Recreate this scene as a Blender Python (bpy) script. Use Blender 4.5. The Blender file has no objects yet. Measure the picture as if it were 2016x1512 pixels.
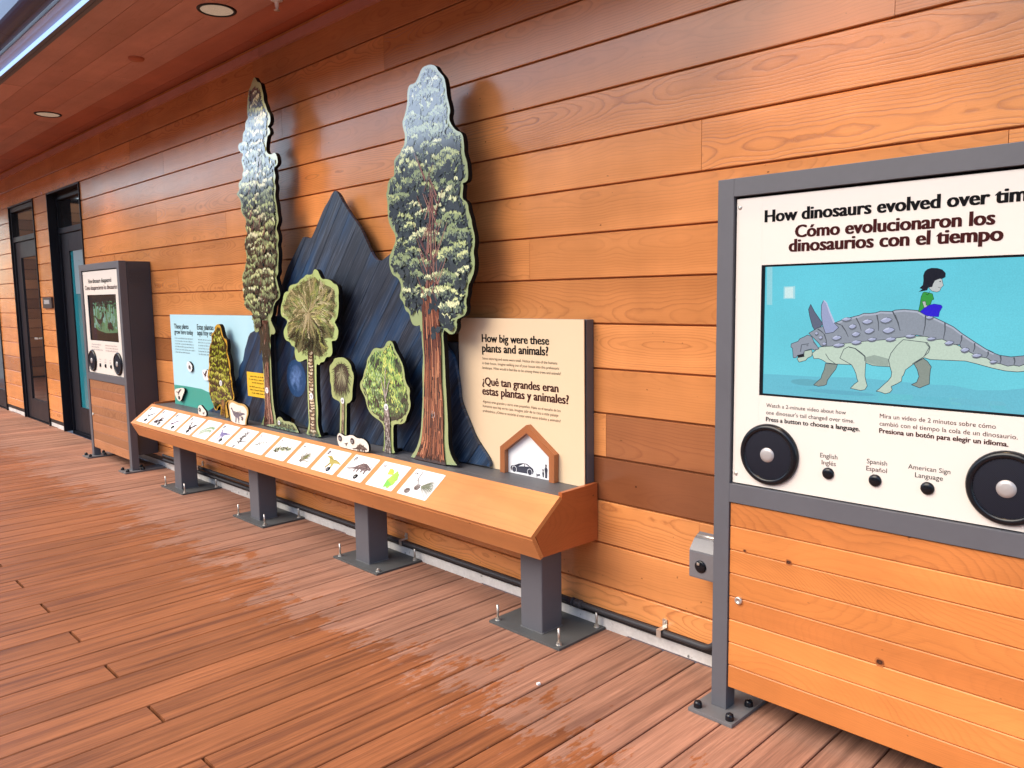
import bpy, bmesh, math, random
from mathutils import Vector, Matrix
from mathutils.geometry import tessellate_polygon
C = bpy.context.scene.collection
SC = bpy.context.scene
R_ = math.radians

# ------------------------------------------------------------------ camera
cam = bpy.data.cameras.new('camera'); camo = bpy.data.objects.new('camera', cam); C.objects.link(camo)
cam.sensor_width = 36.0; cam.lens = 27.774; cam.clip_end = 2000; cam.clip_start = 0.02
_r = Vector((0.70186281, 0.7121553, -0.01494728)); _d = Vector((0.06827747, -0.08814859, -0.99376457)); _f = Vector((-0.70903228, 0.69646583, -0.11049238))
_m = Matrix((( _r.x, -_d.x, -_f.x), (_r.y, -_d.y, -_f.y), (_r.z, -_d.z, -_f.z)))
camo.matrix_world = Matrix.Translation((0, 0, 1.36)) @ _m.to_4x4()
SC.camera = camo

# ------------------------------------------------------------------ sky, sun, exposure
SUN_EL, SUN_AZ = 44.0, 205.0            # azimuth clockwise from +Y: behind the camera, to its left
w = bpy.data.worlds.new('World'); SC.world = w; w.use_nodes = True
nt = w.node_tree; bg = nt.nodes['Background']
sky = nt.nodes.new('ShaderNodeTexSky'); sky.sky_type = 'NISHITA'; sky.sun_disc = False
sky.sun_elevation = R_(SUN_EL); sky.sun_rotation = R_(SUN_AZ); sky.air_density = 1.0; sky.dust_density = 1.0; sky.ozone_density = 1.0
hs = nt.nodes.new('ShaderNodeHueSaturation'); hs.inputs['Saturation'].default_value = 0.9
nt.links.new(sky.outputs[0], hs.inputs['Color']); nt.links.new(hs.outputs[0], bg.inputs[0])
bg.inputs[1].default_value = 0.15
sun = bpy.data.lights.new('sun', 'SUN'); suno = bpy.data.objects.new('sun', sun); C.objects.link(suno)
sun.energy = 1.15; sun.angle = R_(50); sun.color = (1.0, 0.85, 0.62)
_az, _el = R_(SUN_AZ), R_(SUN_EL)
suno.rotation_euler = Vector((math.sin(_az)*math.cos(_el), math.cos(_az)*math.cos(_el), math.sin(_el))).to_track_quat('Z', 'Y').to_euler()
SC.view_settings.view_transform = 'Standard'; SC.view_settings.look = 'None'
SC.view_settings.exposure = 1.68; SC.view_settings.gamma = 1.0

DATA = {
 'redwood': '-4377,2636 -4407,2614 -4426,2590 -4450,2577 -4468,2545 -4475,2510 -4487,2471 -4483,2439 -4479,2418 -4509,2407 -4520,2383 -4520,2362 -4551,2346 -4560,2316 -4563,2295 -4604,2296 -4621,2283 -4620,2261 -4598,2242 -4559,2226 -4585,2204 -4588,2177 -4573,2154 -4564,2132 -4589,2114 -4581,2086 -4636,2071 -4645,2045 -4629,2027 -4668,2010 -4675,1999 -4635,1974 -4621,1940 -4631,1909 -4611,1875 -4572,1850 -4569,1823 -4585,1786 -4553,1757 -4591,1732 -4604,1701 -4599,1668 -4585,1634 -4582,1601 -4609,1575 -4619,1543 -4651,1522 -4662,1483 -4641,1455 -4656,1428 -4648,1389 -4646,1355 -4638,1316 -4604,1300 -4552,1289 -4548,1267 -4561,1239 -4543,1238 -4528,1216 -4538,1183 -4522,1164 -4487,1168 -4462,1187 -4453,1158 -4454,1097 -4450,1026 -4446,950 -4443,867 -4446,784 -4449,700 -4466,648 -4499,611 -4513,590 -4320,589 -4318,660 -4339,727 -4344,792 -4347,874 -4345,982 -4341,1063 -4335,1160 -4297,1156 -4274,1170 -4277,1188 -4302,1214 -4326,1246 -4302,1267 -4283,1299 -4292,1284 -4283,1316 -4253,1348 -4225,1358 -4197,1378 -4199,1410 -4217,1446 -4225,1472 -4234,1488 -4205,1513 -4207,1544 -4198,1580 -4190,1616 -4192,1646 -4200,1672 -4182,1697 -4184,1733 -4207,1765 -4183,1789 -4171,1813 -4183,1849 -4184,1885 -4192,1911 -4200,1937 -4198,1962 -4184,1996 -4202,2023 -4184,2051 -4197,2083 -4200,2103 -4162,2113 -4150,2132 -4162,2168 -4186,2186 -4208,2179 -4250,2182 -4280,2204 -4277,2234 -4262,2272 -4256,2286 -4228,2292 -4222,2306 -4235,2328 -4256,2336 -4223,2346 -4213,2369 -4218,2400 -4247,2425 -4255,2451 -4279,2480 -4280,2520 -4293,2547 -4301,2579 -4321,2595 -4342,2597 -4357,2615',
 'redwood_trunk': '-4433,1239 -4419,1158 -4423,1060 -4423,951 -4426,868 -4432,785 -4438,701 -4456,638 -4471,597 -4335,598 -4346,660 -4362,725 -4366,790 -4366,872 -4362,981 -4359,1063 -4354,1160 -4349,1240',
 'redwood_crown': '-4383,2574 -4430,2558 -4441,2504 -4459,2446 -4495,2384 -4524,2332 -4590,2268 -4525,2217 -4558,2179 -4540,2134 -4614,2058 -4651,1997 -4651,1997 -4597,1943 -4587,1878 -4555,1848 -4557,1773 -4582,1710 -4567,1633 -4599,1558 -4642,1494 -4639,1416 -4631,1327 -4532,1311 -4529,1228 -4510,1185 -4424,1241 -4342,1279 -4287,1327 -4223,1384 -4238,1447 -4254,1504 -4215,1576 -4218,1648 -4222,1720 -4203,1800 -4217,1873 -4221,1944 -4219,1964 -4222,2040 -4181,2131 -4294,2176 -4305,2278 -4248,2305 -4287,2351 -4241,2379 -4278,2430 -4315,2491 -4321,2543',
 'sequoia': '-2779,2366 -2809,2368 -2834,2365 -2851,2352 -2866,2330 -2892,2308 -2931,2311 -2946,2291 -2951,2262 -2949,2240 -2961,2208 -2977,2177 -2993,2158 -2987,2127 -2974,2099 -2979,2069 -2987,2049 -3007,2038 -3015,2022 -3049,2009 -3065,1993 -3063,1971 -3068,1945 -3065,1927 -3100,1917 -3120,1897 -3124,1866 -3135,1849 -3126,1811 -3128,1768 -3124,1724 -3107,1694 -3078,1663 -3068,1634 -3088,1599 -3121,1564 -3129,1528 -3118,1491 -3101,1468 -3065,1456 -3042,1431 -3037,1401 -3057,1365 -3022,1336 -3012,1300 -2983,1289 -2972,1257 -2956,1232 -2921,1229 -2903,1236 -2899,1200 -2891,1212 -2893,1162 -2885,1091 -2896,1019 -2895,946 -2900,873 -2910,799 -2918,740 -2932,694 -2958,646 -2989,616 -3006,597 -2653,603 -2687,628 -2712,663 -2722,712 -2719,783 -2722,846 -2725,924 -2729,993 -2730,1063 -2733,1133 -2737,1174 -2738,1195 -2731,1218 -2705,1201 -2678,1195 -2652,1206 -2640,1233 -2645,1260 -2618,1271 -2587,1281 -2571,1307 -2580,1341 -2564,1374 -2563,1407 -2542,1432 -2522,1464 -2515,1510 -2524,1549 -2513,1581 -2514,1619 -2526,1652 -2534,1691 -2548,1718 -2552,1751 -2576,1772 -2568,1764 -2586,1774 -2585,1802 -2578,1830 -2587,1839 -2556,1844 -2548,1859 -2548,1891 -2553,1927 -2570,1962 -2569,1994 -2574,2030 -2586,2050 -2614,2060 -2633,2075 -2658,2103 -2663,2129 -2653,2147 -2661,2181 -2673,2211 -2678,2260 -2689,2295 -2714,2318 -2727,2330 -2740,2349 -2759,2360',
 'sequoia_trunk': '-2884,1234 -2876,1163 -2869,1056 -2880,948 -2888,831 -2900,742 -2915,681 -2947,625 -2974,597 -2737,599 -2743,638 -2749,709 -2743,802 -2744,887 -2750,971 -2749,1062 -2748,1167 -2751,1236',
 'sequoia_crown': '-2793,2344 -2835,2340 -2864,2304 -2907,2288 -2933,2267 -2935,2233 -2963,2170 -2966,2119 -2946,2073 -2992,2036 -3046,2000 -3049,1938 -3097,1895 -3112,1847 -3097,1765 -3076,1706 -3049,1640 -3083,1577 -3105,1505 -3027,1473 -2994,1429 -3026,1380 -2987,1329 -2940,1314 -2894,1314 -2825,1342 -2748,1342 -2742,1225 -2678,1219 -2665,1280 -2602,1294 -2590,1347 -2588,1407 -2546,1472 -2554,1537 -2542,1615 -2559,1687 -2577,1740 -2606,1775 -2605,1776 -2596,1844 -2571,1865 -2581,1931 -2598,1998 -2603,2034 -2646,2053 -2683,2108 -2681,2156 -2699,2204 -2704,2261 -2728,2298 -2754,2328',
 'palm': '-3802,1522 -3822,1512 -3829,1495 -3863,1491 -3896,1495 -3926,1478 -3961,1470 -3986,1450 -4027,1445 -4075,1440 -4098,1423 -4096,1405 -4133,1405 -4159,1384 -4168,1354 -4189,1330 -4198,1305 -4195,1268 -4171,1258 -4141,1250 -4124,1232 -4151,1208 -4175,1183 -4175,1152 -4153,1125 -4110,1120 -4094,1099 -4053,1091 -4061,1064 -4061,1060 -4053,1024 -4030,1010 -3989,1012 -3941,1029 -3924,1027 -3930,958 -3937,867 -3938,789 -3938,716 -3937,668 -3951,630 -3978,596 -3807,597 -3832,631 -3845,678 -3833,750 -3839,815 -3839,886 -3835,963 -3829,1011 -3802,1000 -3785,1019 -3752,1020 -3728,1050 -3685,1052 -3666,1070 -3662,1085 -3664,1119 -3668,1139 -3621,1140 -3601,1166 -3596,1200 -3620,1228 -3630,1239 -3602,1261 -3590,1295 -3582,1328 -3584,1372 -3577,1400 -3590,1433 -3620,1437 -3650,1457 -3702,1466 -3723,1464 -3744,1470 -3759,1488 -3773,1511',
 'palm_trunk': '-3905,1078 -3911,1006 -3915,899 -3918,809 -3921,718 -3920,658 -3931,596 -3857,595 -3859,664 -3858,724 -3859,814 -3858,903 -3854,1009 -3852,1080',
 'palm_crown': '-3802,1489 -3898,1469 -3957,1452 -4065,1425 -4129,1384 -4171,1324 -4175,1281 -4105,1251 -4147,1189 -4139,1141 -4057,1113 -4027,1047 -3931,1081 -3888,1053 -3789,1034 -3710,1072 -3688,1090 -3737,1140 -3641,1154 -3617,1200 -3677,1232 -3633,1267 -3608,1328 -3602,1406 -3642,1429 -3714,1447 -3756,1459',
 'fern': '-3612,1052 -3649,1045 -3661,1025 -3694,1006 -3701,977 -3693,948 -3700,919 -3686,897 -3689,856 -3675,831 -3649,825 -3608,817 -3605,794 -3611,748 -3617,690 -3624,626 -3560,627 -3555,696 -3549,754 -3547,805 -3537,815 -3516,819 -3490,841 -3488,872 -3480,911 -3468,946 -3468,973 -3485,994 -3488,1016 -3511,1037 -3546,1053 -3581,1054',
 'fern_trunk': '-3582,819 -3589,750 -3601,627 -3578,628 -3565,752 -3559,821',
 'fern_crown': '-3592,1036 -3635,1026 -3678,1001 -3676,967 -3673,927 -3665,893 -3658,853 -3627,838 -3586,836 -3535,846 -3512,876 -3505,915 -3482,956 -3494,994 -3513,1021 -3552,1036',
 'araucaria': '-3147,1155 -3172,1146 -3183,1127 -3211,1113 -3243,1115 -3265,1116 -3293,1104 -3311,1081 -3341,1057 -3349,1021 -3373,990 -3381,960 -3412,932 -3413,905 -3392,881 -3370,856 -3361,824 -3346,796 -3319,775 -3286,762 -3253,753 -3227,739 -3215,721 -3217,669 -3222,623 -3237,597 -3127,598 -3142,627 -3139,678 -3139,736 -3119,750 -3067,753 -3036,769 -3024,798 -3003,824 -2991,856 -3000,892 -2993,930 -3017,949 -3031,976 -3034,1013 -3047,1049 -3066,1072 -3081,1090 -3105,1114 -3114,1138 -3129,1153',
 'araucaria_trunk': '-3206,825 -3201,767 -3202,703 -3205,638 -3213,598 -3154,598 -3159,644 -3158,708 -3157,772 -3163,829 -3143,900 -3148,956 -3161,955 -3164,898 -3188,852 -3233,906 -3244,905 -3212,850',
 'araucaria_crown': '-3148,1131 -3196,1098 -3272,1095 -3301,1062 -3331,1035 -3351,982 -3389,920 -3352,871 -3345,812 -3301,784 -3225,765 -3150,760 -3066,781 -3034,809 -3006,855 -3030,890 -3018,922 -3057,950 -3055,1005 -3082,1066 -3122,1101',
 'cypress': '-5028,1208 -5065,1194 -5079,1159 -5135,1139 -5130,1112 -5133,1088 -5173,1056 -5179,1008 -5195,960 -5191,921 -5224,880 -5220,840 -5207,801 -5222,760 -5207,729 -5193,698 -5160,669 -5147,631 -5102,631 -5091,652 -5053,671 -5047,648 -5063,593 -4937,592 -4945,626 -4958,664 -4963,694 -4918,710 -4858,715 -4837,751 -4865,802 -4859,848 -4879,892 -4874,930 -4878,968 -4898,1012 -4912,1034 -4900,1065 -4903,1110 -4936,1117 -4952,1124 -4966,1154 -4979,1188 -5002,1207',
 'cypress_trunk': '-5025,712 -5027,650 -5040,594 -4982,593 -4982,654 -4984,716',
 'cypress_crown': '-5031,1183 -5062,1152 -5109,1128 -5115,1089 -5157,1041 -5166,970 -5174,914 -5200,857 -5190,794 -5199,722 -5145,647 -5069,685 -4961,710 -4865,729 -4868,771 -4886,831 -4897,883 -4895,937 -4909,989 -4930,1026 -4915,1080 -4971,1116 -4997,1176',
 'sign6': '-4761,591 -4773,634 -4780,676 -4793,709 -4769,732 -4734,741 -4693,735 -4637,727 -4579,730 -4537,719 -4515,700 -4518,670 -4541,642 -4552,615 -4551,593',
 'bush': '-4429,602 -4405,611 -4299,626 -4293,649 -4281,663 -4258,674 -4230,671 -4210,654 -4174,654 -4139,657 -4118,651 -4091,652 -4071,640 -4052,621 -4040,608 -4037,600',
 'sign11': '-3504,595 -3515,607 -3530,633 -3526,656 -3510,671 -3488,668 -3463,660 -3440,661 -3412,670 -3379,673 -3352,664 -3331,662 -3298,666 -3267,659 -3247,643 -3241,623 -3249,598',
 'sign4': '-5248,595 -5249,619 -5250,648 -5228,664 -5194,667 -5168,651 -5128,635 -5121,611 -5133,593',
 'sign1': '-5932,692 -5912,712 -5843,723 -5765,732 -5739,724 -5754,696 -5785,672 -5812,638 -5847,624 -5879,633 -5920,661',
 'sign2': '-5699,917 -5682,927 -5650,928 -5611,909 -5604,887 -5618,863 -5646,853 -5676,862 -5699,887',
 'sign3': '-5442,877 -5411,885 -5347,887 -5322,857 -5338,812 -5412,809 -5433,837',
 'leftmtn': '-4306,1210 -4636,1170 -4694,1153 -4721,1130 -4750,1087 -4780,1047 -4797,1008 -4813,976 -4859,943 -4880,906 -4885,870 -4923,840 -4969,821 -5014,779 -5138,701 -5264,638 -5381,549 -4368,563',
 'notice': '-4761,909 -4467,904 -4463,755 -4757,753',
 'teal': '-5973,739 -5735,742 -5506,741 -5252,739 -5151,734 -5242,639 -5288,593 -6000,591',
 'panel_left': '-5971,1259 -4676,1264 -5990,592',
 't_these': '-5917,1188 -5663,1161 -5919,1121 -5589,1120',
 't_estas': '-5515,1187 -5258,1165 -5517,1132 -5297,1121',
 't_lbody': '-5918,1092 -5580,1086 -5924,982 -5652,982 -5508,1092 -5302,1085 -5518,985 -5369,983',
 'mountain': '-3721,1936 -3754,1914 -3782,1886 -3830,1853 -3887,1792 -3946,1727 -3983,1694 -4058,1716 -4096,1686 -4150,1639 -4214,1583 -4263,1540 -4314,1474 -4350,1422 -4402,1299 -4467,1020 -4515,542 -2542,598 -2541,624 -2556,643 -2596,680 -2641,724 -2676,784 -2717,851 -2737,892 -2741,949 -2750,999 -2774,1083 -2800,1114 -2817,1124 -2871,1207 -2921,1373 -2989,1565 -3084,1641 -3166,1610 -3245,1574 -3278,1560 -3322,1544 -3366,1557 -3398,1588 -3429,1634 -3472,1695 -3504,1736 -3549,1772 -3605,1823 -3651,1874 -3691,1921',
 'moon': '-4202,1008 -4221,786 -4319,898 -4095,897 -4212,896',
 'seams': '-3741,1926 -3949,1692 -3651,1867 -4025,1439 -3595,1802 -3889,1436 -3521,1744 -3793,1475 -3467,1672 -3616,1498 -3334,1543 -3504,1362',
 'house_out': '-2466,591 -2463,708 -2308,817 -2292,820 -2142,715 -2150,596',
 'house_in': '-2438,595 -2436,697 -2307,783 -2300,780 -2176,692 -2177,595',
 'house_white': '-2441,591 -2439,693 -2325,771 -2200,687 -2201,591',
 'car': '-2426,615 -2421,626 -2393,634 -2374,642 -2349,647 -2325,647 -2306,638 -2289,630 -2285,620 -2290,607 -2330,604 -2384,603 -2419,605',
 'carpts': '-2403,613 -2309,613 -2391,615 -2297,613 -2342,648 -2339,635 -2381,632 -2311,637',
 'cat': '-2272,618 -2269,612 -2264,611 -2255,613 -2252,609 -2255,604 -2264,605 -2269,604',
 'kid': '-2231,633 -2236,620 -2233,603 -2227,603 -2225,620',
 'adult': '-2214,654 -2223,639 -2219,619 -2220,602 -2208,602 -2207,625 -2204,639',
 'cream': '-2010,1265 -2014,591 -2768,1260',
 't_how': '-2601,1160 -2195,1162 -2600,1189 -2600,1115 -2200,1117 -2601,1081 -2150,1083 -2601,1061 -2140,1063 -2601,1039 -2131,1042',
 't_que': '-2603,968 -2146,968 -2604,924 -2090,924 -2602,886 -2134,890 -2603,866 -2147,869 -2604,844 -2135,848',
 'k_t1': '-1164,1566 -681,1568 -1165,1594',
 'k_t2': '-1069,1516 -564,1515',
 'k_t3': '-1087,1476 -545,1476',
 'k_b1': '-1148,1016 -908,1017 -1148,994 -884,995 -1148,973 -868,975',
 'k_b2': '-816,1016 -538,1016 -816,995 -490,996 -816,975 -509,975',
 'k_btn': '-978,885 -928,888 -973,865 -932,866 -846,886 -792,888 -847,866 -792,867 -738,887 -635,887 -720,866 -652,867',
 'k_parts': '-954,840 -972,838 -822,840 -688,841 -1135,872 -1229,859 -1045,884 -1145,867 -1167,864 -1123,870 -509,866 -1246,797 -1245,1616',
 'd_armor': '-1025,1241 -1010,1250 -999,1257 -984,1261 -947,1273 -926,1282 -904,1288 -886,1293 -889,1291 -871,1299 -853,1299 -838,1301 -827,1305 -795,1304 -798,1304 -789,1308 -766,1310 -733,1307 -713,1295 -689,1288 -669,1278 -646,1266 -625,1249 -596,1229 -570,1212 -553,1204 -566,1208 -540,1198 -515,1195 -488,1199 -481,1205 -478,1186 -487,1178 -497,1173 -509,1175 -521,1172 -537,1177 -552,1179 -567,1190 -584,1192 -600,1200 -627,1214 -629,1221 -643,1221 -671,1234 -685,1232 -708,1239 -734,1243 -763,1237 -783,1234 -808,1229 -833,1226 -871,1222 -902,1217 -923,1215 -956,1206 -972,1205 -989,1205 -993,1212',
 'd_body': '-993,1202 -972,1205 -924,1217 -871,1223 -808,1231 -764,1237 -763,1239 -708,1240 -672,1235 -627,1216 -600,1202 -567,1191 -537,1178 -509,1175 -487,1178 -478,1184 -477,1166 -487,1161 -501,1159 -526,1160 -557,1166 -588,1174 -615,1180 -653,1180 -697,1180 -712,1184 -737,1167 -799,1156 -827,1156 -843,1157 -861,1163 -900,1156 -943,1156 -971,1158 -982,1165 -994,1169 -1008,1168 -1014,1183',
 'd_fleg': '-900,1156 -893,1145 -887,1132 -883,1116 -880,1111 -890,1103 -901,1090 -887,1088 -873,1086 -861,1089 -855,1100 -859,1113 -862,1126 -862,1147 -861,1168 -863,1181 -872,1189 -891,1202 -910,1206 -923,1198 -933,1173',
 'd_fleg2': '-974,1156 -977,1138 -984,1121 -985,1113 -995,1104 -1007,1092 -993,1089 -977,1092 -969,1096 -967,1108 -955,1126 -944,1141 -939,1155',
 'd_hleg': '-706,1224 -699,1212 -702,1199 -717,1183 -737,1167 -757,1150 -762,1134 -765,1132 -766,1119 -776,1112 -792,1103 -789,1094 -795,1086 -807,1082 -820,1086 -831,1087 -823,1094 -813,1105 -801,1117 -793,1129 -792,1141 -797,1156 -801,1174 -796,1192 -782,1213 -766,1230',
 'd_hleg2': '-737,1167 -728,1152 -723,1134 -728,1119 -741,1111 -720,1104 -709,1110 -697,1116 -697,1135 -696,1154 -694,1161 -704,1175 -716,1183',
 'd_head': '-1076,1209 -1055,1217 -1051,1224 -1038,1230 -1027,1236 -1015,1232 -1009,1219 -1003,1209 -992,1197 -1006,1193 -1014,1196 -1026,1193 -1036,1189 -1038,1181 -1056,1176 -1060,1169 -1069,1168 -1071,1187 -1072,1196 -1077,1199',
 'd_jaw': '-1036,1189 -1014,1194 -1012,1183 -1014,1175 -1026,1169 -1031,1162 -1051,1156 -1057,1165 -1055,1169 -1037,1173',
 'd_mouth': '-1056,1176 -1038,1181 -1035,1173 -1055,1169',
 'd_horn1': '-1022,1324 -1028,1309 -1024,1290 -1015,1261 -1008,1250 -995,1257 -984,1268 -996,1284 -1010,1303',
 'd_horn2': '-983,1335 -989,1322 -989,1294 -984,1265 -975,1241 -953,1245 -938,1259 -951,1272 -964,1300 -975,1328',
 'd_scutes': '-1007,1240 -996,1242 -1001,1245 -1001,1237 -995,1228 -983,1231 -989,1234 -989,1225 -985,1211 -971,1213 -978,1216 -978,1208 -957,1228 -929,1232 -943,1237 -943,1224 -911,1261 -889,1264 -900,1269 -899,1256 -902,1240 -878,1243 -890,1248 -890,1235 -875,1275 -845,1278 -860,1283 -860,1270 -868,1249 -840,1254 -854,1259 -854,1244 -827,1279 -795,1283 -811,1288 -810,1273 -820,1252 -787,1256 -804,1262 -803,1246 -954,1208 -919,1212 -937,1215 -937,1205 -903,1218 -873,1221 -888,1225 -888,1214 -858,1227 -833,1230 -845,1233 -845,1224 -812,1229 -783,1232 -798,1235 -797,1225 -931,1281 -902,1284 -916,1287 -916,1277 -762,1239 -734,1241 -748,1244 -747,1236 -708,1233 -684,1236 -696,1238 -696,1231 -665,1223 -642,1227 -653,1230 -653,1220 -627,1207 -606,1210 -617,1214 -616,1203 -712,1288 -693,1290 -703,1293 -702,1285 -601,1194 -577,1197 -589,1200 -589,1191 -561,1180 -543,1183 -552,1185 -552,1178',
 'd_seg': '-930,1265 -911,1233 -891,1286 -876,1251 -836,1295 -830,1252 -789,1295 -775,1254 -795,1304 -774,1253 -713,1294 -717,1244 -666,1276 -668,1235 -626,1245 -629,1222 -596,1226 -598,1204 -565,1206 -568,1192 -538,1197 -538,1177 -509,1194 -508,1176 -999,1254 -979,1239 -979,1239 -971,1206 -947,1271 -930,1265',
 'g_hair': '-722,1397 -719,1407 -713,1413 -703,1416 -689,1415 -677,1411 -669,1402 -669,1392 -675,1388 -682,1388 -693,1384 -697,1376 -700,1367 -708,1367 -711,1359 -732,1355 -723,1362 -730,1365 -722,1373 -721,1385',
 'g_face': '-698,1382 -682,1389 -677,1387 -675,1378 -673,1371 -678,1365 -681,1357 -688,1354 -700,1357 -708,1366 -699,1369',
 'g_shirt': '-717,1355 -721,1353 -725,1342 -727,1324 -730,1304 -725,1304 -715,1313 -701,1324 -699,1333 -694,1336 -698,1350 -705,1352',
 'g_arm': '-722,1330 -714,1331 -712,1321 -708,1320 -715,1311',
 'g_pants': '-726,1304 -717,1313 -704,1321 -693,1324 -676,1321 -673,1316 -679,1304 -681,1291 -700,1292 -713,1295',
 'g_misc': '-681,1381 -685,1366 -679,1365 -714,1350 -704,1357',
 'd_misc': '-1027,1206 -1045,1207 -1047,1187 -1023,1211 -1009,1217 -997,1203 -907,1205 -891,1202 -864,1181 -863,1168 -973,1184 -963,1169 -943,1156 -710,1225 -700,1212 -712,1187 -740,1167',
 'scr_ground': '-1196,1114 -1103,1116 -1015,1116 -878,1121 -759,1117 -764,1117 -692,1115 -642,1116 -585,1108 -529,1112 -485,1120 -423,1124',
 'scr_refl': '-1159,1439 -1142,1438 -1140,1322 -1157,1323 -1101,1373 -1076,1374 -1075,1343 -1101,1343',
}

# ------------------------------------------------------------------ helpers
def wloc(o):
    v = Vector((0, 0, 0))
    while o is not None:
        v = v + o.location; o = o.parent
    return v
def tag(o, label=None, cat=None, group=None, kind=None):
    if label: o['label'] = label
    if cat: o['category'] = cat
    if group: o['group'] = group
    if kind: o['kind'] = kind
    return o
def thing(name, label, cat, loc, group=None):
    o = bpy.data.objects.new(name, None); C.objects.link(o); o.location = loc; o.empty_display_size = .05
    return tag(o, label, cat, group)
class MB:
    def __init__(s): s.v = []; s.f = []; s.mi = []; s.uv = []; s.col = []; s.sm = []
    def face(s, pts, mi=0, uv=None, col=(1, 1, 1), sm=False):
        b = len(s.v); s.v += [tuple(p) for p in pts]; s.f.append(tuple(range(b, b+len(pts))))
        s.mi.append(mi); s.uv.append(uv if uv else [(0, 0)]*len(pts)); s.col.append(col); s.sm.append(sm)
    def box(s, x0, x1, y0, y1, z0, z1, mi=0, bev=0.0, col=(1, 1, 1)):
        bm = bmesh.new(); bmesh.ops.create_cube(bm, size=1)
        for v in bm.verts: v.co = Vector(((x0+x1)/2+v.co.x*(x1-x0), (y0+y1)/2+v.co.y*(y1-y0), (z0+z1)/2+v.co.z*(z1-z0)))
        if bev: bmesh.ops.bevel(bm, geom=list(bm.edges), offset=bev, segments=2, affect='EDGES', profile=.6)
        s.bm(bm, mi, col=col)
    def bm(s, bm, mi=0, sm=False, col=(1, 1, 1)):
        bm.verts.ensure_lookup_table(); b = len(s.v); s.v += [tuple(v.co) for v in bm.verts]; bm.verts.index_update()
        for f in bm.faces:
            s.f.append(tuple(b+v.index for v in f.verts)); s.mi.append(mi); s.uv.append([(l.vert.co.x, l.vert.co.z) for l in f.loops]); s.col.append(col); s.sm.append(sm)
        bm.free()
    def prism(s, poly, fn, d0, d1, mi_front=0, mi_side=0, back=True, col=(1, 1, 1)):
        """poly of 2-D points; fn(a,b,d) -> 3-D; front at d0, back at d1"""
        n = len(poly)
        ar = sum(poly[i][0]*poly[(i+1) % n][1]-poly[(i+1) % n][0]*poly[i][1] for i in range(n))
        if ar < 0: poly = poly[::-1]
        for t in tessellate_polygon([[Vector((p[0], p[1], 0)) for p in poly]]):
            q = [poly[i] for i in t]
            a2 = (q[1][0]-q[0][0])*(q[2][1]-q[0][1])-(q[2][0]-q[0][0])*(q[1][1]-q[0][1])
            if a2 < 0: q = q[::-1]
            s.face([fn(p[0], p[1], d0) for p in q], mi_front, [(p[0], p[1]) for p in q], col)
            if back: s.face([fn(p[0], p[1], d1) for p in q[::-1]], mi_side, [(p[0], p[1]) for p in q[::-1]], col)
        for i in range(n):
            a, b = poly[i], poly[(i+1) % n]
            s.face([fn(a[0], a[1], d0), fn(a[0], a[1], d1), fn(b[0], b[1], d1), fn(b[0], b[1], d0)], mi_side, None, col)
    def cyl(s, c, ax, r0, r1, h, n=24, mi=0, caps=True, sm=True):
        """from point c along axis ax by h"""
        ax = Vector(ax).normalized(); u = ax.orthogonal().normalized(); v = ax.cross(u); c = Vector(c)
        A = [c+(u*math.cos(t)+v*math.sin(t))*r0 for t in [2*math.pi*i/n for i in range(n)]]
        B = [c+ax*h+(u*math.cos(t)+v*math.sin(t))*r1 for t in [2*math.pi*i/n for i in range(n)]]
        b = len(s.v); s.v += [tuple(p) for p in A+B]
        for i in range(n):
            j = (i+1) % n; s._q((b+i, b+j, b+n+j, b+n+i), mi, sm)
        if caps:
            s._q(tuple(b+i for i in range(n))[::-1], mi, False); s._q(tuple(b+n+i for i in range(n)), mi, False)
    def _q(s, f, mi, sm): s.f.append(f); s.mi.append(mi); s.uv.append([(s.v[i][0], s.v[i][2]) for i in f]); s.col.append((1, 1, 1)); s.sm.append(sm)
    def lathe(s, c, ax, prof, n=32, mi=0):
        """prof: list of (radius, height along axis)"""
        ax = Vector(ax).normalized(); u = ax.orthogonal().normalized(); v = ax.cross(u); c = Vector(c); b = len(s.v)
        for r, h in prof:
            for i in range(n):
                t = 2*math.pi*i/n; s.v.append(tuple(c+ax*h+(u*math.cos(t)+v*math.sin(t))*max(r, 1e-5)))
        for k in range(len(prof)-1):
            for i in range(n):
                j = (i+1) % n; s._q((b+k*n+i, b+k*n+j, b+(k+1)*n+j, b+(k+1)*n+i), mi, True)
    def tube(s, pts, r, n=12, mi=0):
        pts = [Vector(p) for p in pts]; b = len(s.v); up = None
        for i, p in enumerate(pts):
            d = (pts[min(i+1, len(pts)-1)]-pts[max(i-1, 0)]).normalized()
            u = d.cross(Vector((0, 1, 0.01))).normalized(); v = d.cross(u)
            for k in range(n):
                t = 2*math.pi*k/n; s.v.append(tuple(p+(u*math.cos(t)+v*math.sin(t))*r))
        for i in range(len(pts)-1):
            for k in range(n):
                j = (k+1) % n; s._q((b+i*n+k, b+i*n+j, b+(i+1)*n+j, b+(i+1)*n+k), mi, True)
        s._q(tuple(b+k for k in range(n)), mi, False); s._q(tuple(b+(len(pts)-1)*n+k for k in range(n))[::-1], mi, False)
    def build(s, name, mats, parent=None):
        if not isinstance(mats, (list, tuple)): mats = [mats]
        base = wloc(parent) if parent else Vector((0, 0, 0))
        me = bpy.data.meshes.new(name)
        me.from_pydata([(p[0]-base.x, p[1]-base.y, p[2]-base.z) for p in s.v], [], s.f)
        for m in mats: me.materials.append(m)
        me.uv_layers.new(name='UVMap'); me.color_attributes.new('tone', 'FLOAT_COLOR', 'CORNER')
        uvs = []; cs = []
        for k, f in enumerate(s.f):
            for i in range(len(f)):
                uvs += [s.uv[k][i][0], s.uv[k][i][1]]; cs += [s.col[k][0], s.col[k][1], s.col[k][2], 1.0]
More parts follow.
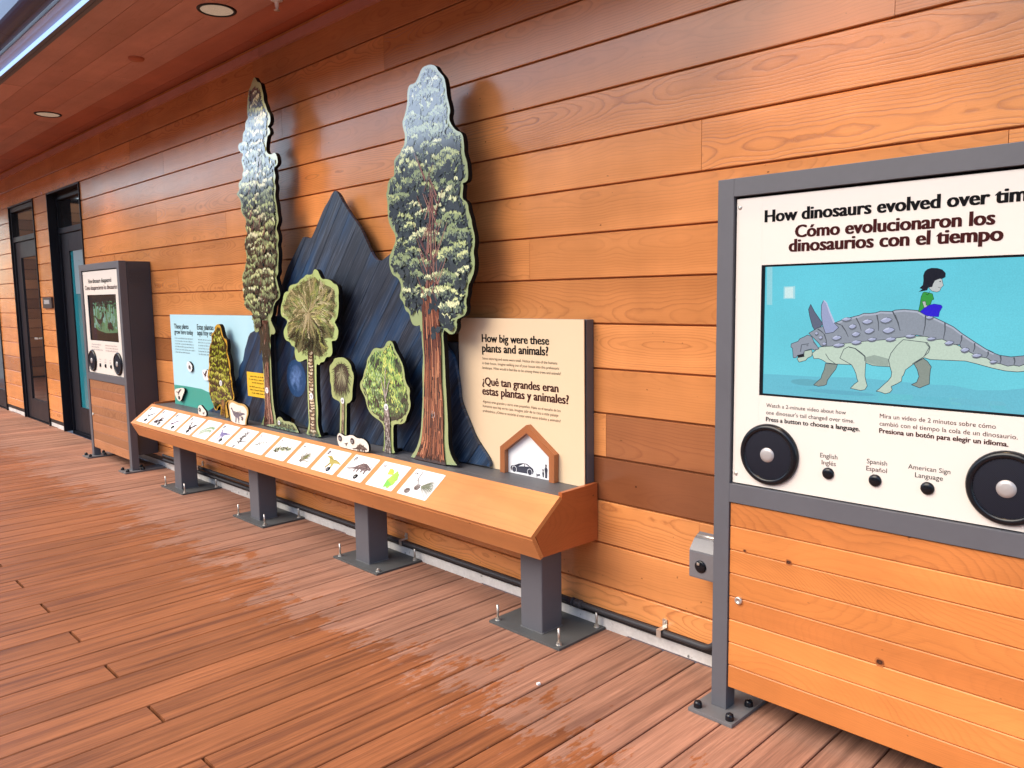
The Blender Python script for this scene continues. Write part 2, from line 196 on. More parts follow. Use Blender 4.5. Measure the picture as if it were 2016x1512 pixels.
        me.uv_layers['UVMap'].data.foreach_set('uv', uvs); me.color_attributes['tone'].data.foreach_set('color', cs)
        me.polygons.foreach_set('material_index', s.mi); me.polygons.foreach_set('use_smooth', s.sm)
        me.update()
        o = bpy.data.objects.new(name, me); C.objects.link(o)
        if parent: o.parent = parent
        return o
def XZ(y0=0): return lambda a, b, d: (a, d, b)
def pts(key): return [tuple(int(q)/1000 for q in p.split(',')) for p in DATA[key].split()]

# ------------------------------------------------------------------ materials
class N:
    """small node-graph helper"""
    def __init__(s, name):
        s.m = bpy.data.materials.new(name); s.m.use_nodes = True; s.t = s.m.node_tree; s.p = s.t.nodes['Principled BSDF']
    def n(s, typ, **kw):
        x = s.t.nodes.new('ShaderNode'+typ)
        for k, v in kw.items(): setattr(x, k, v)
        return x
    def set(s, sock, v):
        if hasattr(v, 'is_linked') or hasattr(v, 'links'): s.t.links.new(v, sock)
        elif isinstance(v, (tuple, list)) and sock.type == 'RGBA' and len(v) == 3: sock.default_value = (*v, 1)
        else: sock.default_value = v
    def math(s, op, a, b=None, c=None, clamp=False):
        x = s.n('Math', operation=op, use_clamp=clamp); s.set(x.inputs[0], a)
        if b is not None: s.set(x.inputs[1], b)
        if c is not None: s.set(x.inputs[2], c)
        return x.outputs[0]
    def comb(s, a, b, c=0.0):
        x = s.n('CombineXYZ'); s.set(x.inputs[0], a); s.set(x.inputs[1], b); s.set(x.inputs[2], c); return x.outputs[0]
    def noise(s, vec, scale=1.0, detail=2.0, rough=.5, dim='3D'):
        x = s.n('TexNoise', noise_dimensions=dim); s.set(x.inputs['Vector'], vec); x.inputs['Scale'].default_value = scale
        x.inputs['Detail'].default_value = detail; x.inputs['Roughness'].default_value = rough; return x.outputs[0]
    def ramp(s, fac, stops):
        x = s.n('ValToRGB'); s.set(x.inputs[0], fac); e = x.color_ramp.elements
        q = lambda c: (c, c, c, 1) if not isinstance(c, (tuple, list)) else (*c, 1)
        e[1].position = stops[-1][0]; e[1].color = q(stops[-1][1]); e[0].position = stops[0][0]; e[0].color = q(stops[0][1])
        for p, c in stops[1:-1]: e.new(p).color = q(c)
        return x.outputs[0]
    def mix(s, f, a, b, mode='MIX'):
        x = s.n('Mix', data_type='RGBA', blend_type=mode); s.set(x.inputs[0], f); s.set(x.inputs[6], a); s.set(x.inputs[7], b); return x.outputs[2]
    def sep(s, v, col=False):
        x = s.n('SeparateColor' if col else 'SeparateXYZ'); s.set(x.inputs[0], v); return x.outputs[0], x.outputs[1], x.outputs[2]
    def bump(s, h, strength=.3, dist=.002):
        x = s.n('Bump'); x.inputs['Strength'].default_value = strength; x.inputs['Distance'].default_value = dist
        s.set(x.inputs['Height'], h); s.t.links.new(x.outputs[0], s.p.inputs['Normal'])
    def fin(s, col=None, rough=.5, spec=.5, metal=0.0, coat=0.0, coat_r=.1):
        if col is not None: s.set(s.p.inputs['Base Color'], col)
        s.set(s.p.inputs['Roughness'], rough); s.set(s.p.inputs['Specular IOR Level'], spec); s.p.inputs['Metallic'].default_value = metal
        s.set(s.p.inputs['Coat Weight'], coat); s.p.inputs['Coat Roughness'].default_value = coat_r
        return s.m
    def pos(s): return s.n('NewGeometry').outputs['Position']
    def uv(s): return s.n('UVMap', uv_map='UVMap').outputs[0]
    def tone(s): return s.n('VertexColor', layer_name='tone').outputs[0]

def plain(name, col, rough=.5, spec=.5, metal=0.0, var=.12, scale=14.0, coat=0.0):
    """painted or plastic surface with slight mottling and uneven gloss"""
    g = N(name); p = g.pos(); n1 = g.noise(p, scale, 4, .6); n2 = g.noise(p, scale*9, 2, .5)
    f = g.math('MULTIPLY_ADD', n1, var*2, 1-var); f = g.math('MULTIPLY', f, g.math('MULTIPLY_ADD', n2, var*.8, 1-var*.4))
    c = g.mix(1.0, col, g.comb(f, f, f), 'MULTIPLY')
    return g.fin(c, g.math('MULTIPLY_ADD', n1, .16, max(rough-.08, .02)), spec, metal, coat)

def wood(name, base, late, ring=.008, contrast=.75, rough=.35, spec=.5, pith=.10, tilt=.9, var=.35, red=(.36, .085, .03), streak=.2, bump=.25, coat=0.0, coat_r=.2, wob=.0035):
    """board wood: UV = (along the board, across it) in metres, 'tone' = (random, darkness, random).
    Growth rings of a log cut by the board: straight lines where the cut runs off the pith, cathedral arches where it drifts."""
    g = N(name); u, v, _ = g.sep(g.uv()); r, dk, b = g.sep(g.tone(), True)
    seed = g.math('MULTIPLY', r, 57.0); seed2 = g.math('MULTIPLY', b, 91.0)
    lf = g.noise(g.comb(g.math('MULTIPLY', u, tilt), seed, seed2), 1.0, 3, .55)
    d = g.math('MULTIPLY_ADD', g.math('SUBTRACT', lf, .25), pith*2, .0)
    lf2 = g.noise(g.comb(g.math('MULTIPLY', u, tilt*.7), seed2, seed), 1.0, 1, .5)
    v0 = g.math('MULTIPLY_ADD', g.math('SUBTRACT', b, .5), .16, g.math('MULTIPLY', g.math('SUBTRACT', lf2, .5), .10))
    dv = g.math('SUBTRACT', v, v0)
    rr = g.math('SQRT', g.math('ADD', g.math('MULTIPLY', dv, dv), g.math('MULTIPLY', d, d)))
    wb = g.noise(g.comb(g.math('MULTIPLY', u, 9.0), g.math('MULTIPLY', v, 14.0), seed), 1.0, 3, .6)
    rr = g.math('ADD', rr, g.math('MULTIPLY', g.math('SUBTRACT', wb, .5), wob*2))
    fr = g.math('FRACT', g.math('DIVIDE', rr, ring))
    prof = g.ramp(fr, [(0.0, .35), (.10, .03), (.60, .10), (.84, .62), (.93, 1.0), (1.0, .35)])
    grp = g.noise(g.comb(g.math('MULTIPLY', rr, 60.0), seed, seed2), 1.0, 2, .5)      # some rings stronger than others
    prof = g.math('MULTIPLY', prof, g.ramp(grp, [(.3, .25), (.7, 1.0)]))
    cv = g.math('FRACT', g.math('MULTIPLY_ADD', r, 7.31, g.math('MULTIPLY', b, 3.7)))
    prof = g.math('MULTIPLY', prof, g.ramp(cv, [(.15, .28), (.85, 1.0)]))
    st = g.noise(g.comb(g.math('MULTIPLY', u, 5.0), g.math('MULTIPLY', v, 420.0), seed), 1.0, 3, .6)
    bl = g.noise(g.comb(g.math('MULTIPLY', u, 1.6), g.math('MULTIPLY', v, 9.0), seed2), 1.0, 4, .55)
    c = g.mix(g.math('MULTIPLY', prof, contrast), base, late)
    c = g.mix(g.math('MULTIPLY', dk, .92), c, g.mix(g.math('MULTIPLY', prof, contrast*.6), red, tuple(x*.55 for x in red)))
    f = g.math('MULTIPLY_ADD', st, streak*2, 1-streak)
    f = g.math('MULTIPLY', f, g.math('MULTIPLY_ADD', bl, .5, .75))
    f = g.math('MULTIPLY', f, g.math('MULTIPLY_ADD', r, var*2, 1-var))
    c = g.mix(1.0, c, g.comb(f, g.math('POWER', f, 1.12), g.math('POWER', f, 1.2)), 'MULTIPLY')
    gx, gy, gz = g.sep(g.pos())                                          # weather: faint run marks and dark specks
    wm = g.noise(g.comb(g.math('MULTIPLY', gx, 2.6), g.math('MULTIPLY', gy, 2.6), g.math('MULTIPLY', gz, .9)), 1.0, 4, .6)
    sk = g.noise(g.comb(g.math('MULTIPLY', u, 38.0), g.math('MULTIPLY', v, 60.0), seed2), 1.0, 1, .4)
    wf = g.math('MULTIPLY', g.math('MULTIPLY_ADD', wm, .5, .75), g.ramp(sk, [(.17, .35), (.215, 1.0)]))
    c = g.mix(1.0, c, g.comb(wf, wf, wf), 'MULTIPLY')
    if bump: g.bump(g.math('ADD', g.math('MULTIPLY', prof, -.6), g.math('MULTIPLY', st, .5)), bump, .001)
    return g.fin(c, g.math('MULTIPLY_ADD', bl, .16, g.math('MULTIPLY_ADD', prof, .10, rough-.07)), spec, 0, coat, coat_r)

def paint(name, rough=.42, spec=.5, coat=0.0, emit=0.0, coat_r=.2):
    """printed artwork: colour comes from the faces"""
    g = N(name); c = g.tone(); n = g.noise(g.pos(), 260, 2, .6); f = g.math('MULTIPLY_ADD', n, .3, .85)
    c2 = g.mix(1.0, c, g.comb(f, f, f), 'MULTIPLY')
    if emit:
        g.set(g.p.inputs['Emission Color'], c2); g.p.inputs['Emission Strength'].default_value = emit
        g.fin((.01, .01, .012), rough, spec, 0, coat, coat_r); return g.m
    return g.fin(c2, rough, spec, 0, coat, coat_r)

# ------------------------------------------------------------------ flat artwork and lettering
def txt(mb, s, x, z, fn, width=None, size=.05, bold=0.0, mi=0, align='L', d=.0006, maxw=None):
    """lettering as real faces; x,z = start of the baseline; fn(a,b,height) -> world"""
    cu = bpy.data.curves.new('t', 'FONT'); cu.body = s; cu.size = 1.0; cu.offset = .009 if bold else 0.0; cu.resolution_u = 3
    o = bpy.data.objects.new('t', cu); C.objects.link(o); bpy.context.view_layer.update()
    me = bpy.data.meshes.new_from_object(o.evaluated_get(bpy.context.evaluated_depsgraph_get()))
    xs = [v.co.x for v in me.vertices]
    if xs:
        x0, x1 = min(xs), max(xs); k = width/(x1-x0) if width else size
        off = 0.0 if align == 'L' else -(x1-x0)*k/2 if align == 'C' else -(x1-x0)*k
        reps = [0.0] if bold < 1 else [-.019*bold, 0.0, .019*bold]
        for ri, dx in enumerate(reps):
            for f in me.polygons:
                mb.face([fn(x+off+(me.vertices[i].co.x-x0+dx)*k, z+me.vertices[i].co.y*k*(1.0), d+ri*.00015) for i in f.vertices], mi)
    bpy.data.objects.remove(o); bpy.data.curves.remove(cu); bpy.data.meshes.remove(me)
def words(mb, x, z, w, h, fn, rng, mi=0, d=.0006):
    """a line of print too small to read: strokes the size of letters, grouped in words"""
    c = x
    while c < x+w:
        n = rng.randint(2, 8)
        for _ in range(n):
            lw = h*rng.uniform(.38, .62)
            if c+lw > x+w: return
            t = h*rng.choice((.62, .62, .95)); m = lw*.30
            mb.face([fn(c, z, d), fn(c+m, z, d), fn(c+m, z+t, d), fn(c, z+t, d)], mi)
            mb.face([fn(c+m, z+.38*h, d), fn(c+lw*.8, z+.38*h, d), fn(c+lw*.8, z+.56*h, d), fn(c+m, z+.56*h, d)], mi)
            c += lw
        c += h*.55
class Art:
    """stack of coloured flat shapes (paint layers) on a surface"""
    def __init__(s, fn, seed=1, base=.0006, step=6e-7): s.q = []; s.fn = fn; s.r = random.Random(seed); s.base = base; s.step = step; s.lim = None
    def poly(s, p, c): s.q.append((p, c))
    def ell(s, x, z, rx, rz, c, rot=0.0, n=12):
        cr, sr = math.cos(rot), math.sin(rot)
        s.poly([(x+rx*math.cos(t)*cr-rz*math.sin(t)*sr, z+rx*math.cos(t)*sr+rz*math.sin(t)*cr) for t in [2*math.pi*i/n for i in range(n)]], c)
    def blob(s, x, z, rx, rz, c, rot=0.0, n=8, j=.3):
        cr, sr = math.cos(rot), math.sin(rot); P = []
        for i in range(n):
            t = 2*math.pi*(i+s.r.uniform(-.3, .3))/n; k = s.r.uniform(1-j, 1+j)
            a, b = rx*k*math.cos(t), rz*k*math.sin(t); P.append((x+a*cr-b*sr, z+a*sr+b*cr))
        s.poly(P, c)
    def leaf(s, x, z, l, w_, ang, c):
        ca, sa = math.cos(ang), math.sin(ang)
        s.poly([(x, z), (x+ca*l*.45-sa*w_, z+sa*l*.45+ca*w_), (x+ca*l, z+sa*l), (x+ca*l*.45+sa*w_, z+sa*l*.45-ca*w_)], c)
    def line(s, P, w0, w1, c):
        n = len(P)
        for i in range(n-1):
            a, b = P[i], P[i+1]; dx, dz = b[0]-a[0], b[1]-a[1]; l = math.hypot(dx, dz) or 1e-6
            wa = w0+(w1-w0)*i/(n-1); wb = w0+(w1-w0)*(i+1)/(n-1); nx, nz = -dz/l/2, dx/l/2
            s.poly([(a[0]+nx*wa, a[1]+nz*wa), (a[0]-nx*wa, a[1]-nz*wa), (b[0]-nx*wb, b[1]-nz*wb), (b[0]+nx*wb, b[1]+nz*wb)], c)
    def out(s, P, w_, c): s.line(P+[P[0]], w_, w_, c)
    def build(s, name, mat, parent):
        mb = MB()
        for i, (p, c) in enumerate(s.q):
            if s.lim and any(not inside(s.lim, a, b) for a, b in p): continue
            d = s.base+i*s.step
            if len(p) <= 4:
                mb.face([s.fn(a, b, d) for a, b in p], 0, None, c)
            else:
                for t in tessellate_polygon([[Vector((a[0], a[1], 0)) for a in p]]):
                    mb.face([s.fn(p[k][0], p[k][1], d) for k in t], 0, None, c)
        return mb.build(name, mat, parent)
def inside(P, x, z):
    r = False; n = len(P); j = n-1
    for i in range(n):
        if (P[i][1] > z) != (P[j][1] > z) and x < (P[j][0]-P[i][0])*(z-P[i][1])/(P[j][1]-P[i][1]+1e-12)+P[i][0]: r = not r
        j = i
    return r
def offset(P, d):
    n = len(P); ar = sum(P[i][0]*P[(i+1) % n][1]-P[(i+1) % n][0]*P[i][1] for i in range(n)); sg = 1 if ar > 0 else -1; Q = []
    for i in range(n):
        a, b, c = P[i-1], P[i], P[(i+1) % n]; tx, tz = c[0]-a[0], c[1]-a[1]; l = math.hypot(tx, tz) or 1e-6; Q.append((b[0]-sg*tz/l*d, b[1]+sg*tx/l*d))
    return Q
def bbox(P): xs = [p[0] for p in P]; zs = [p[1] for p in P]; return min(xs), max(xs), min(zs), max(zs)
def vplane(y): return lambda a, b, d: (a, y-d, b)
def jit(c, r, k): f = 1+r.uniform(-k, k); return tuple(max(0, v*f) for v in c)
def smooth_poly(P, it=1):
    for _ in range(it):
        Q = []
        for i in range(len(P)):
            a, b = P[i], P[(i+1) % len(P)]; Q += [(a[0]*.75+b[0]*.25, a[1]*.75+b[1]*.25), (a[0]*.25+b[0]*.75, a[1]*.25+b[1]*.75)]
        P = Q
    return P
def clip(P, a, b, c):
    """part of polygon where a*x+b*z >= c"""
    Q = []; n = len(P)
    for i in range(n):
        p, q = P[i], P[(i+1) % n]; dp = a*p[0]+b*p[1]-c; dq = a*q[0]+b*q[1]-c
        if dp >= 0: Q.append(p)
        if (dp >= 0) != (dq >= 0):
            t = dp/(dp-dq); Q.append((p[0]+(q[0]-p[0])*t, p[1]+(q[1]-p[1])*t))
    return Q

# ------------------------------------------------------------------ the materials
M = {}
M['cedar'] = wood('cedar_cladding', (.66, .262, .082), (.22, .055, .016), red=(.165, .052, .024), ring=.0088, contrast=.80, rough=.20, var=.24, pith=.11, tilt=1.0, streak=.10, bump=.3, wob=.005)
M['soffit'] = wood('cedar_soffit', (.52, .265, .215), (.36, .16, .125), ring=.008, contrast=.4, rough=.5, var=.12, streak=.1, bump=.1)
M['kiosk_wood'] = wood('cedar_panel', (.63, .222, .055), (.36, .10, .022), ring=.0042, contrast=.65, rough=.42, var=.10, pith=.5, tilt=.25, streak=.14, red=(.46, .14, .035))
M['dull_wood'] = wood('weathered_cedar_panel', (.36, .155, .065), (.19, .07, .028), ring=.006, contrast=.7, rough=.5, var=.14, pith=.25, tilt=.5, streak=.18)
M['bench_wood'] = wood('bench_top_wood', (.60, .245, .080), (.42, .14, .040), ring=.008, contrast=.5, rough=.36, var=.05, pith=.3, tilt=.3, streak=.08, bump=.12)
M['bench_red'] = wood('bench_end_wood', (.40, .105, .028), (.22, .045, .013), ring=.005, contrast=.75, rough=.36, var=.04, pith=.4, tilt=.4, streak=.14, bump=.15)
M['house_wood'] = wood('house_frame_wood', (.34, .115, .038), (.2, .055, .02), ring=.004, contrast=.4, rough=.4, var=.05, pith=.4, streak=.15, bump=.1)
M['grey'] = plain('grey_powder_coat', (.100, .101, .114), .48, .5, var=.10, scale=6)
M['grey_dark'] = plain('grey_cabinet_paint', (.048, .050, .060), .5, .45, var=.05, scale=5)
M['shelf'] = plain('dark_shelf_boards', (.085, .085, .092), .5, .5, var=.18, scale=9)
M['black'] = plain('black_edge', (.005, .005, .006), .6, .12, var=.05)
M['gloss_black'] = plain('gloss_black_plastic', (.006, .007, .010), .24, .32, var=.02)
M['cap'] = plain('dust_cap_metal', (.42, .40, .39), .42, .5, metal=.35, var=.06)
M['steel'] = plain('zinc_bolts', (.62, .58, .52), .38, .5, metal=.8, var=.1)
M['kiosk_plate'] = plain('kiosk_base_plate', (.13, .13, .135), .5, .5, var=.16, scale=12)
M['weld'] = plain('grey_weld', (.16, .16, .165), .5, .5, var=.2, scale=60)
M['plate'] = plain('grey_steel_plate', (.075, .078, .078), .55, .45, var=.16, scale=7)
M['cream_white'] = plain('cream_sign_panel', (.73, .675, .605), .42, .45, var=.025, scale=3)
M['cream'] = plain('cream_info_panel', (.74, .565, .365), .42, .45, var=.03, scale=3)
M['sky_blue'] = plain('sky_blue_print', (.44, .70, .78), .40, .45, var=.03, scale=3)
M['teal'] = plain('teal_print', (.055, .33, .26), .40, .45, var=.06)
M['yellow'] = plain('yellow_notice', (.80, .48, .03), .4, .45, var=.02)
M['ink'] = plain('black_ink', (.006, .006, .007), .8, .08, var=.02)
M['maroon'] = plain('maroon_ink', (.045, .010, .010), .8, .08, var=.02)
M['faint'] = plain('faint_ink', (.30, .25, .28), .6, .3, var=.02)
M['faint_lilac'] = plain('lilac_ink', (.50, .38, .52), .6, .3, var=.02)
M['white'] = plain('white_print', (.80, .80, .80), .42, .45, var=.02)
M['card'] = plain('white_card', (.80, .79, .79), .32, .5, var=.02)
M['sign_cream'] = plain('cream_cutout', (.78, .72, .62), .42, .45, var=.03)
M['sign_tan'] = plain('tan_border', (.52, .34, .12), .42, .45, var=.03)
M['paint'] = paint('printed_art', .14, 1.0, coat=1.0, coat_r=.11)
M['knot'] = paint('knot_wood', .45, .4)
g = N('concrete_plinth'); p = g.pos(); a = g.noise(p, 8, 5, .65); b = g.noise(p, 90, 3, .6); sp = g.noise(p, 38, 1, .4)
f = g.math('MULTIPLY', g.math('MULTIPLY_ADD', a, .7, .62), g.math('MULTIPLY_ADD', b, .3, .85)); f = g.math('MULTIPLY', f, g.ramp(sp, [(.20, .25), (.27, 1)]))
g.bump(b, .4, .002); M['conc'] = g.fin(g.mix(1.0, (.62, .60, .57), g.comb(f, f, f), 'MULTIPLY'), .85, .3)
for k, c in dict(green_a=(.33, .40, .185), green_b=(.43, .55, .21), green_c=(.36, .44, .17), gold=(.62, .36, .045)).items():
    M[k] = plain('plate_'+k.replace('green_a', 'sage').replace('green_b', 'lime').replace('green_c', 'moss'), c, .15, .9, var=.03, coat=1.0)
# stained mountain boards
g = N('blue_stained_boards'); u, v, _ = g.sep(g.uv()); r, dk, b = g.sep(g.tone(), True)
s1 = g.noise(g.comb(g.math('MULTIPLY', u, 2.2), g.math('MULTIPLY', v, 60.0), g.math('MULTIPLY', r, 40)), 1, 5, .65)
s2 = g.noise(g.comb(g.math('MULTIPLY', u, 1.4), g.math('MULTIPLY', v, 7.0), g.math('MULTIPLY', b, 40)), 1, 3, .55)
s3 = g.noise(g.comb(g.math('MULTIPLY', u, 5.0), g.math('MULTIPLY', v, 260.0), r), 1, 2, .6)
c = g.mix(g.ramp(s2, [(.47, 0.0), (.68, 1.0)]), (.011, .017, .031), (.008, .048, .125))
c = g.mix(g.ramp(s1, [(.50, 0.0), (.72, .8)]), c, (.070, .098, .150))
c = g.mix(g.ramp(s3, [(.60, 0.0), (.72, .5)]), c, (.20, .22, .25))
c = g.mix(g.ramp(g.noise(g.comb(g.math('MULTIPLY', u, 9.0), g.math('MULTIPLY', v, 22.0), b), 1, 1, .5), [(.74, 0.0), (.80, .8)]), c, (.05, .035, .025))
f = g.math('MULTIPLY_ADD', r, .5, .75); g.bump(s1, .3, .001)
M['mountain'] = g.fin(g.mix(1.0, c, g.comb(f, f, f), 'MULTIPLY'), .42, .5)
g = N('blue_moon_paint'); p = g.pos(); a = g.noise(p, 14, 5, .65); d = g.noise(p, 60, 3, .6); u, v, _ = g.sep(g.uv())
rad = g.math('SQRT', g.math('ADD', g.math('MULTIPLY', u, u), g.math('MULTIPLY', v, v)))
k = g.math('MULTIPLY', g.ramp(a, [(.40, 0), (.60, 1)]), g.ramp(rad, [(.5, 1.0), (.75, 0.0)])); c = g.mix(k, (.010, .050, .140), (.11, .20, .42)); c = g.mix(g.ramp(d, [(.6, 0), (.75, .4)]), c, (.25, .36, .55))
M['moon'] = g.fin(c, .45, .4)
# deck boards: composite planks, rain-wet away from the wall
g = N('deck_boards'); u, v, _ = g.sep(g.uv()); r, dk, b = g.sep(g.tone(), True); px, py, pz = g.sep(g.pos())
sd = g.math('MULTIPLY', r, 63.0)
st = g.noise(g.comb(g.math('MULTIPLY', u, 1.1), g.math('MULTIPLY', v, 26.0), sd), 1, 4, .6)
fi = g.noise(g.comb(g.math('MULTIPLY', u, 9.0), g.math('MULTIPLY', v, 330.0), sd), 1, 3, .6)
gr = g.noise(g.comb(g.math('MULTIPLY', u, 3.0), g.math('MULTIPLY', v, 95.0), sd), 1, 3, .55)
big = g.noise(g.comb(g.math('MULTIPLY', px, 1.3), g.math('MULTIPLY', py, .9), 0.0), 1, 2, .5)
ed = g.noise(g.comb(g.math('MULTIPLY', px, 7.0), g.math('MULTIPLY', py, 4.0), sd), 1, 5, .65)
ed2 = g.noise(g.comb(g.math('MULTIPLY', px, 55.0), g.math('MULTIPLY', py, 13.0), 3.0), 1, 4, .65)
lim = g.math('ADD', 1.70, g.math('ADD', g.math('MULTIPLY', g.math('SUBTRACT', big, .5), .35), g.math('ADD', g.math('MULTIPLY', g.math('SUBTRACT', ed, .5), 1.15), g.math('MULTIPLY', g.math('SUBTRACT', ed2, .5), 1.0))))
wet = g.ramp(g.math('MULTIPLY_ADD', g.math('SUBTRACT', lim, py), 6.0, .5, clamp=True), [(.40, 0.0), (.60, 1.0)])
dry = g.mix(g.ramp(st, [(.48, 0.0), (.72, .8)]), (.335, .166, .106), (.145, .066, .045))
wtc = g.mix(g.ramp(st, [(.48, 0.0), (.72, .85)]), (.295, .104, .040), (.105, .035, .019))
c = g.mix(wet, dry, wtc)
f = g.math('MULTIPLY', g.math('MULTIPLY_ADD', fi, .9, .55), g.math('MULTIPLY', g.math('MULTIPLY_ADD', gr, 1.0, .5), g.math('MULTIPLY_ADD', b, .30, .85)))
dirt = g.noise(g.comb(g.math('MULTIPLY', px, 2.2), g.math('MULTIPLY', py, 2.2), 7.0), 1, 5, .6)
f = g.math('MULTIPLY', f, g.math('MULTIPLY_ADD', dirt, .5, .75))
c = g.mix(1.0, c, g.comb(f, f, f), 'MULTIPLY')
g.bump(g.math('ADD', g.math('MULTIPLY', fi, .6), gr), g.math('MULTIPLY_ADD', wet, -.25, .5) if False else .45, .0015)
M['deck'] = g.fin(c, g.math('MULTIPLY_ADD', wet, -.16, g.math('MULTIPLY_ADD', gr, .2, .58)), .26)
M['under'] = plain('dark_underside', (.02, .015, .012), .9, .2)
M['ground'] = plain('paving', (.22, .21, .20), .9, .3, var=.2, scale=.6)
g = N('speaker_grille'); x_, _, z_ = g.sep(g.pos()); dt = g.math('MULTIPLY', g.math('SINE', g.math('MULTIPLY', x_, 1350.0)), g.math('SINE', g.math('MULTIPLY', z_, 1350.0))); M['grille'] = g.fin(g.mix(g.ramp(dt, [(.3, 0), (.6, 1)]), (.014, .015, .024), (.003, .003, .005)), .6, .15)
M['frame'] = plain('black_door_frame', (.007, .008, .014), .42, .3, var=.05, scale=4)
M['door'] = plain('dark_door_leaf', (.012, .012, .018), .45, .35, var=.05, scale=4)
g = N('door_glass'); M['glass'] = g.fin((.012, .012, .014), .04, .9)
g = N('teal_glass'); M['teal_glass'] = g.fin((.02, .20, .25), .06, .8)
M['pale_glass'] = plain('pale_blue_panel', (.22, .33, .38), .3, .6, var=.1)
M['navy'] = plain('navy_beam_paint', (.016, .032, .105), .4, .5, var=.1, scale=2)
M['fascia'] = plain('grey_fascia_metal', (.085, .090, .115), .45, .5, var=.06, scale=3)
M['conduit'] = plain('grey_conduit', (.040, .040, .045), .5, .3, var=.1)
M['flash'] = plain('black_flashing', (.016, .016, .018), .5, .4, var=.1)
M['pc_clear'] = plain('smoky_clear_cover', (.16, .155, .165), .18, .6, var=.15, scale=30)
M['box_grey'] = plain('grey_outlet_box', (.13, .13, .14), .35, .5, metal=.2, var=.1)
def glow(name, col, st):
    g = N(name); g.set(g.p.inputs['Emission Color'], col); g.p.inputs['Emission Strength'].default_value = st; return g.fin((.3, .3, .3), .4, .4)
M['led'] = glow('led_strip', (.36, .58, 1.0), .48); M['cove'] = plain('pale_cove_paint', (.42, .52, .72), .5, .4)
g = N('downlight_lens'); n = g.noise(g.pos(), 420, 2, .6); g.set(g.p.inputs['Emission Color'], (1.0, .80, .58)); g.set(g.p.inputs['Emission Strength'], g.math('MULTIPLY_ADD', g.ramp(n, [(.6, 0), (.72, 1)]), .5, .06))
M['lens'] = g.fin((.34, .28, .23), .35, .5)
M['screen'] = paint('screen_picture', .12, .5, emit=.30)
M['screen_dim'] = paint('dim_screen_picture', .10, .5, emit=.30)

# ------------------------------------------------------------------ ground, deck
WY = 2.43
def struct(mb, name, mats): return tag(mb.build(name, mats), kind='structure')
mb = MB(); mb.face([(-900, -900, -.35), (900, -900, -.35), (900, 900, -.35), (-900, 900, -.35)]); struct(mb, 'ground', M['ground'])
rng = random.Random(5); mb = MB(); PITCH = .1447
def deck_board(mb, x0, x1, y0, y1, col, so):
    c = .0028; zt = 0.0
    pr = [(x0, -.03), (x0, zt-c), (x0+c, zt), (x1-c, zt), (x1, zt-c), (x1, -.03)]
    for i in range(5):
        a, b = pr[i], pr[i+1]
        mb.face([(a[0], y0, a[1]), (a[0], y1, a[1]), (b[0], y1, b[1]), (b[0], y0, b[1])][::-1], 0, [(y0+so, a[0]-x0), (y1+so, a[0]-x0), (y1+so, b[0]-x0), (y0+so, b[0]-x0)][::-1], col)
    for y in (y0, y1):
        mb.face([(p[0], y, p[1]) for p in (pr if y == y0 else pr[::-1])], 0, [(y+so, p[0]-x0) for p in pr], col)
for k in range(-22, 108):
    x0 = -1.386-PITCH*k+.0025; x1 = x0+PITCH-.0052
    cuts = [-5.5]
    if k % 3 == 0: cuts += [.889]
    elif k % 3 == 1: cuts += [-1.6, 1.74] if k == 13 else [-1.6]
    else: cuts += [-3.4]
    cuts += [2.437]
    for i in range(len(cuts)-1):
        gap = .006 if cuts[i+1] == .889 else .0012
        col = (rng.random(), rng.random(), rng.random())
        deck_board(mb, x0, x1, cuts[i]+(.006 if cuts[i] == .889 else .0012), cuts[i+1]-(gap if cuts[i+1] < 2.4 else 0), col, rng.random()*20)
struct(mb, 'deck', M['deck'])
mb = MB(); mb.box(-17.2, 2.0, -5.6, 2.44, -.30, -.034); struct(mb, 'deck_frame', M['under'])

# ------------------------------------------------------------------ the building
bld = thing('building', 'long building front clad in orange cedar boards with dark doors and a wooden soffit', 'building', (-5, WY, 0))
OPEN = [(-12.85, -11.72), (-10.86, -9.81), (-9.28, -8.21)]
ZK = [.007+.1771*k for k in range(18)]; ZK[0] = .084
DTOP = ZK[14]-.001
def wall_board(mb, x0, x1, z0, z1, y, col, so, th=.020):
    c = .0025; zc = (z0+z1)/2; pr = [(y+th, z0), (y+c, z0), (y, z0+c), (y, z1-c), (y+c, z1), (y+th, z1)]
    for i in range(5):
        a, b = pr[i], pr[i+1]
        mb.face([(x0, a[0], a[1]), (x1, a[0], a[1]), (x1, b[0], b[1]), (x0, b[0], b[1])], 0, [(x0+so, a[1]-zc), (x1+so, a[1]-zc), (x1+so, b[1]-zc), (x0+so, b[1]-zc)], col)
    for x in (x0, x1): mb.face([(x, p[0], p[1]) for p in (pr[::-1] if x == x0 else pr)], 0, [(x+so, p[1]-zc) for p in (pr[::-1] if x == x0 else pr)], col)
JOINTS = {15: [-12.4, -7.587, -4.716, -1.3], 14: [-13.9, -6.883, -3.35], 13: [-6.2, -4.392, -1.2], 12: [-7.3, -3.972, -.9], 11: [-6.4, -2.95], 10: [-5.2, -1.526], 9: [-7.4, -4.9, -.6], 8: [-6.05, -2.358],
          7: [-7.0, -3.3], 6: [-5.6, -1.0], 5: [-7.5, -3.9, -.2], 4: [-5.9, -1.946], 3: [-6.6, -2.35], 2: [-4.4, -1.518], 1: [-5.3, -2.75], 0: [-6.9, -3.6, .3], 16: [-9, -5, -1.9]}
DARK = {(3, -2.35): .95, (4, -1.946): .85, (2, -1.518): .45, (15, -4.716): .45, (13, -4.392): .12, (6, -5.6): .12, (5, -3.9): .1, (4, -5.9): .15, (7, -7.0): .10, (8, -6.05): .2, (5, -7.5): .4, (3, -6.6): .3, (14, -3.35): .25, (12, -.9): .1}
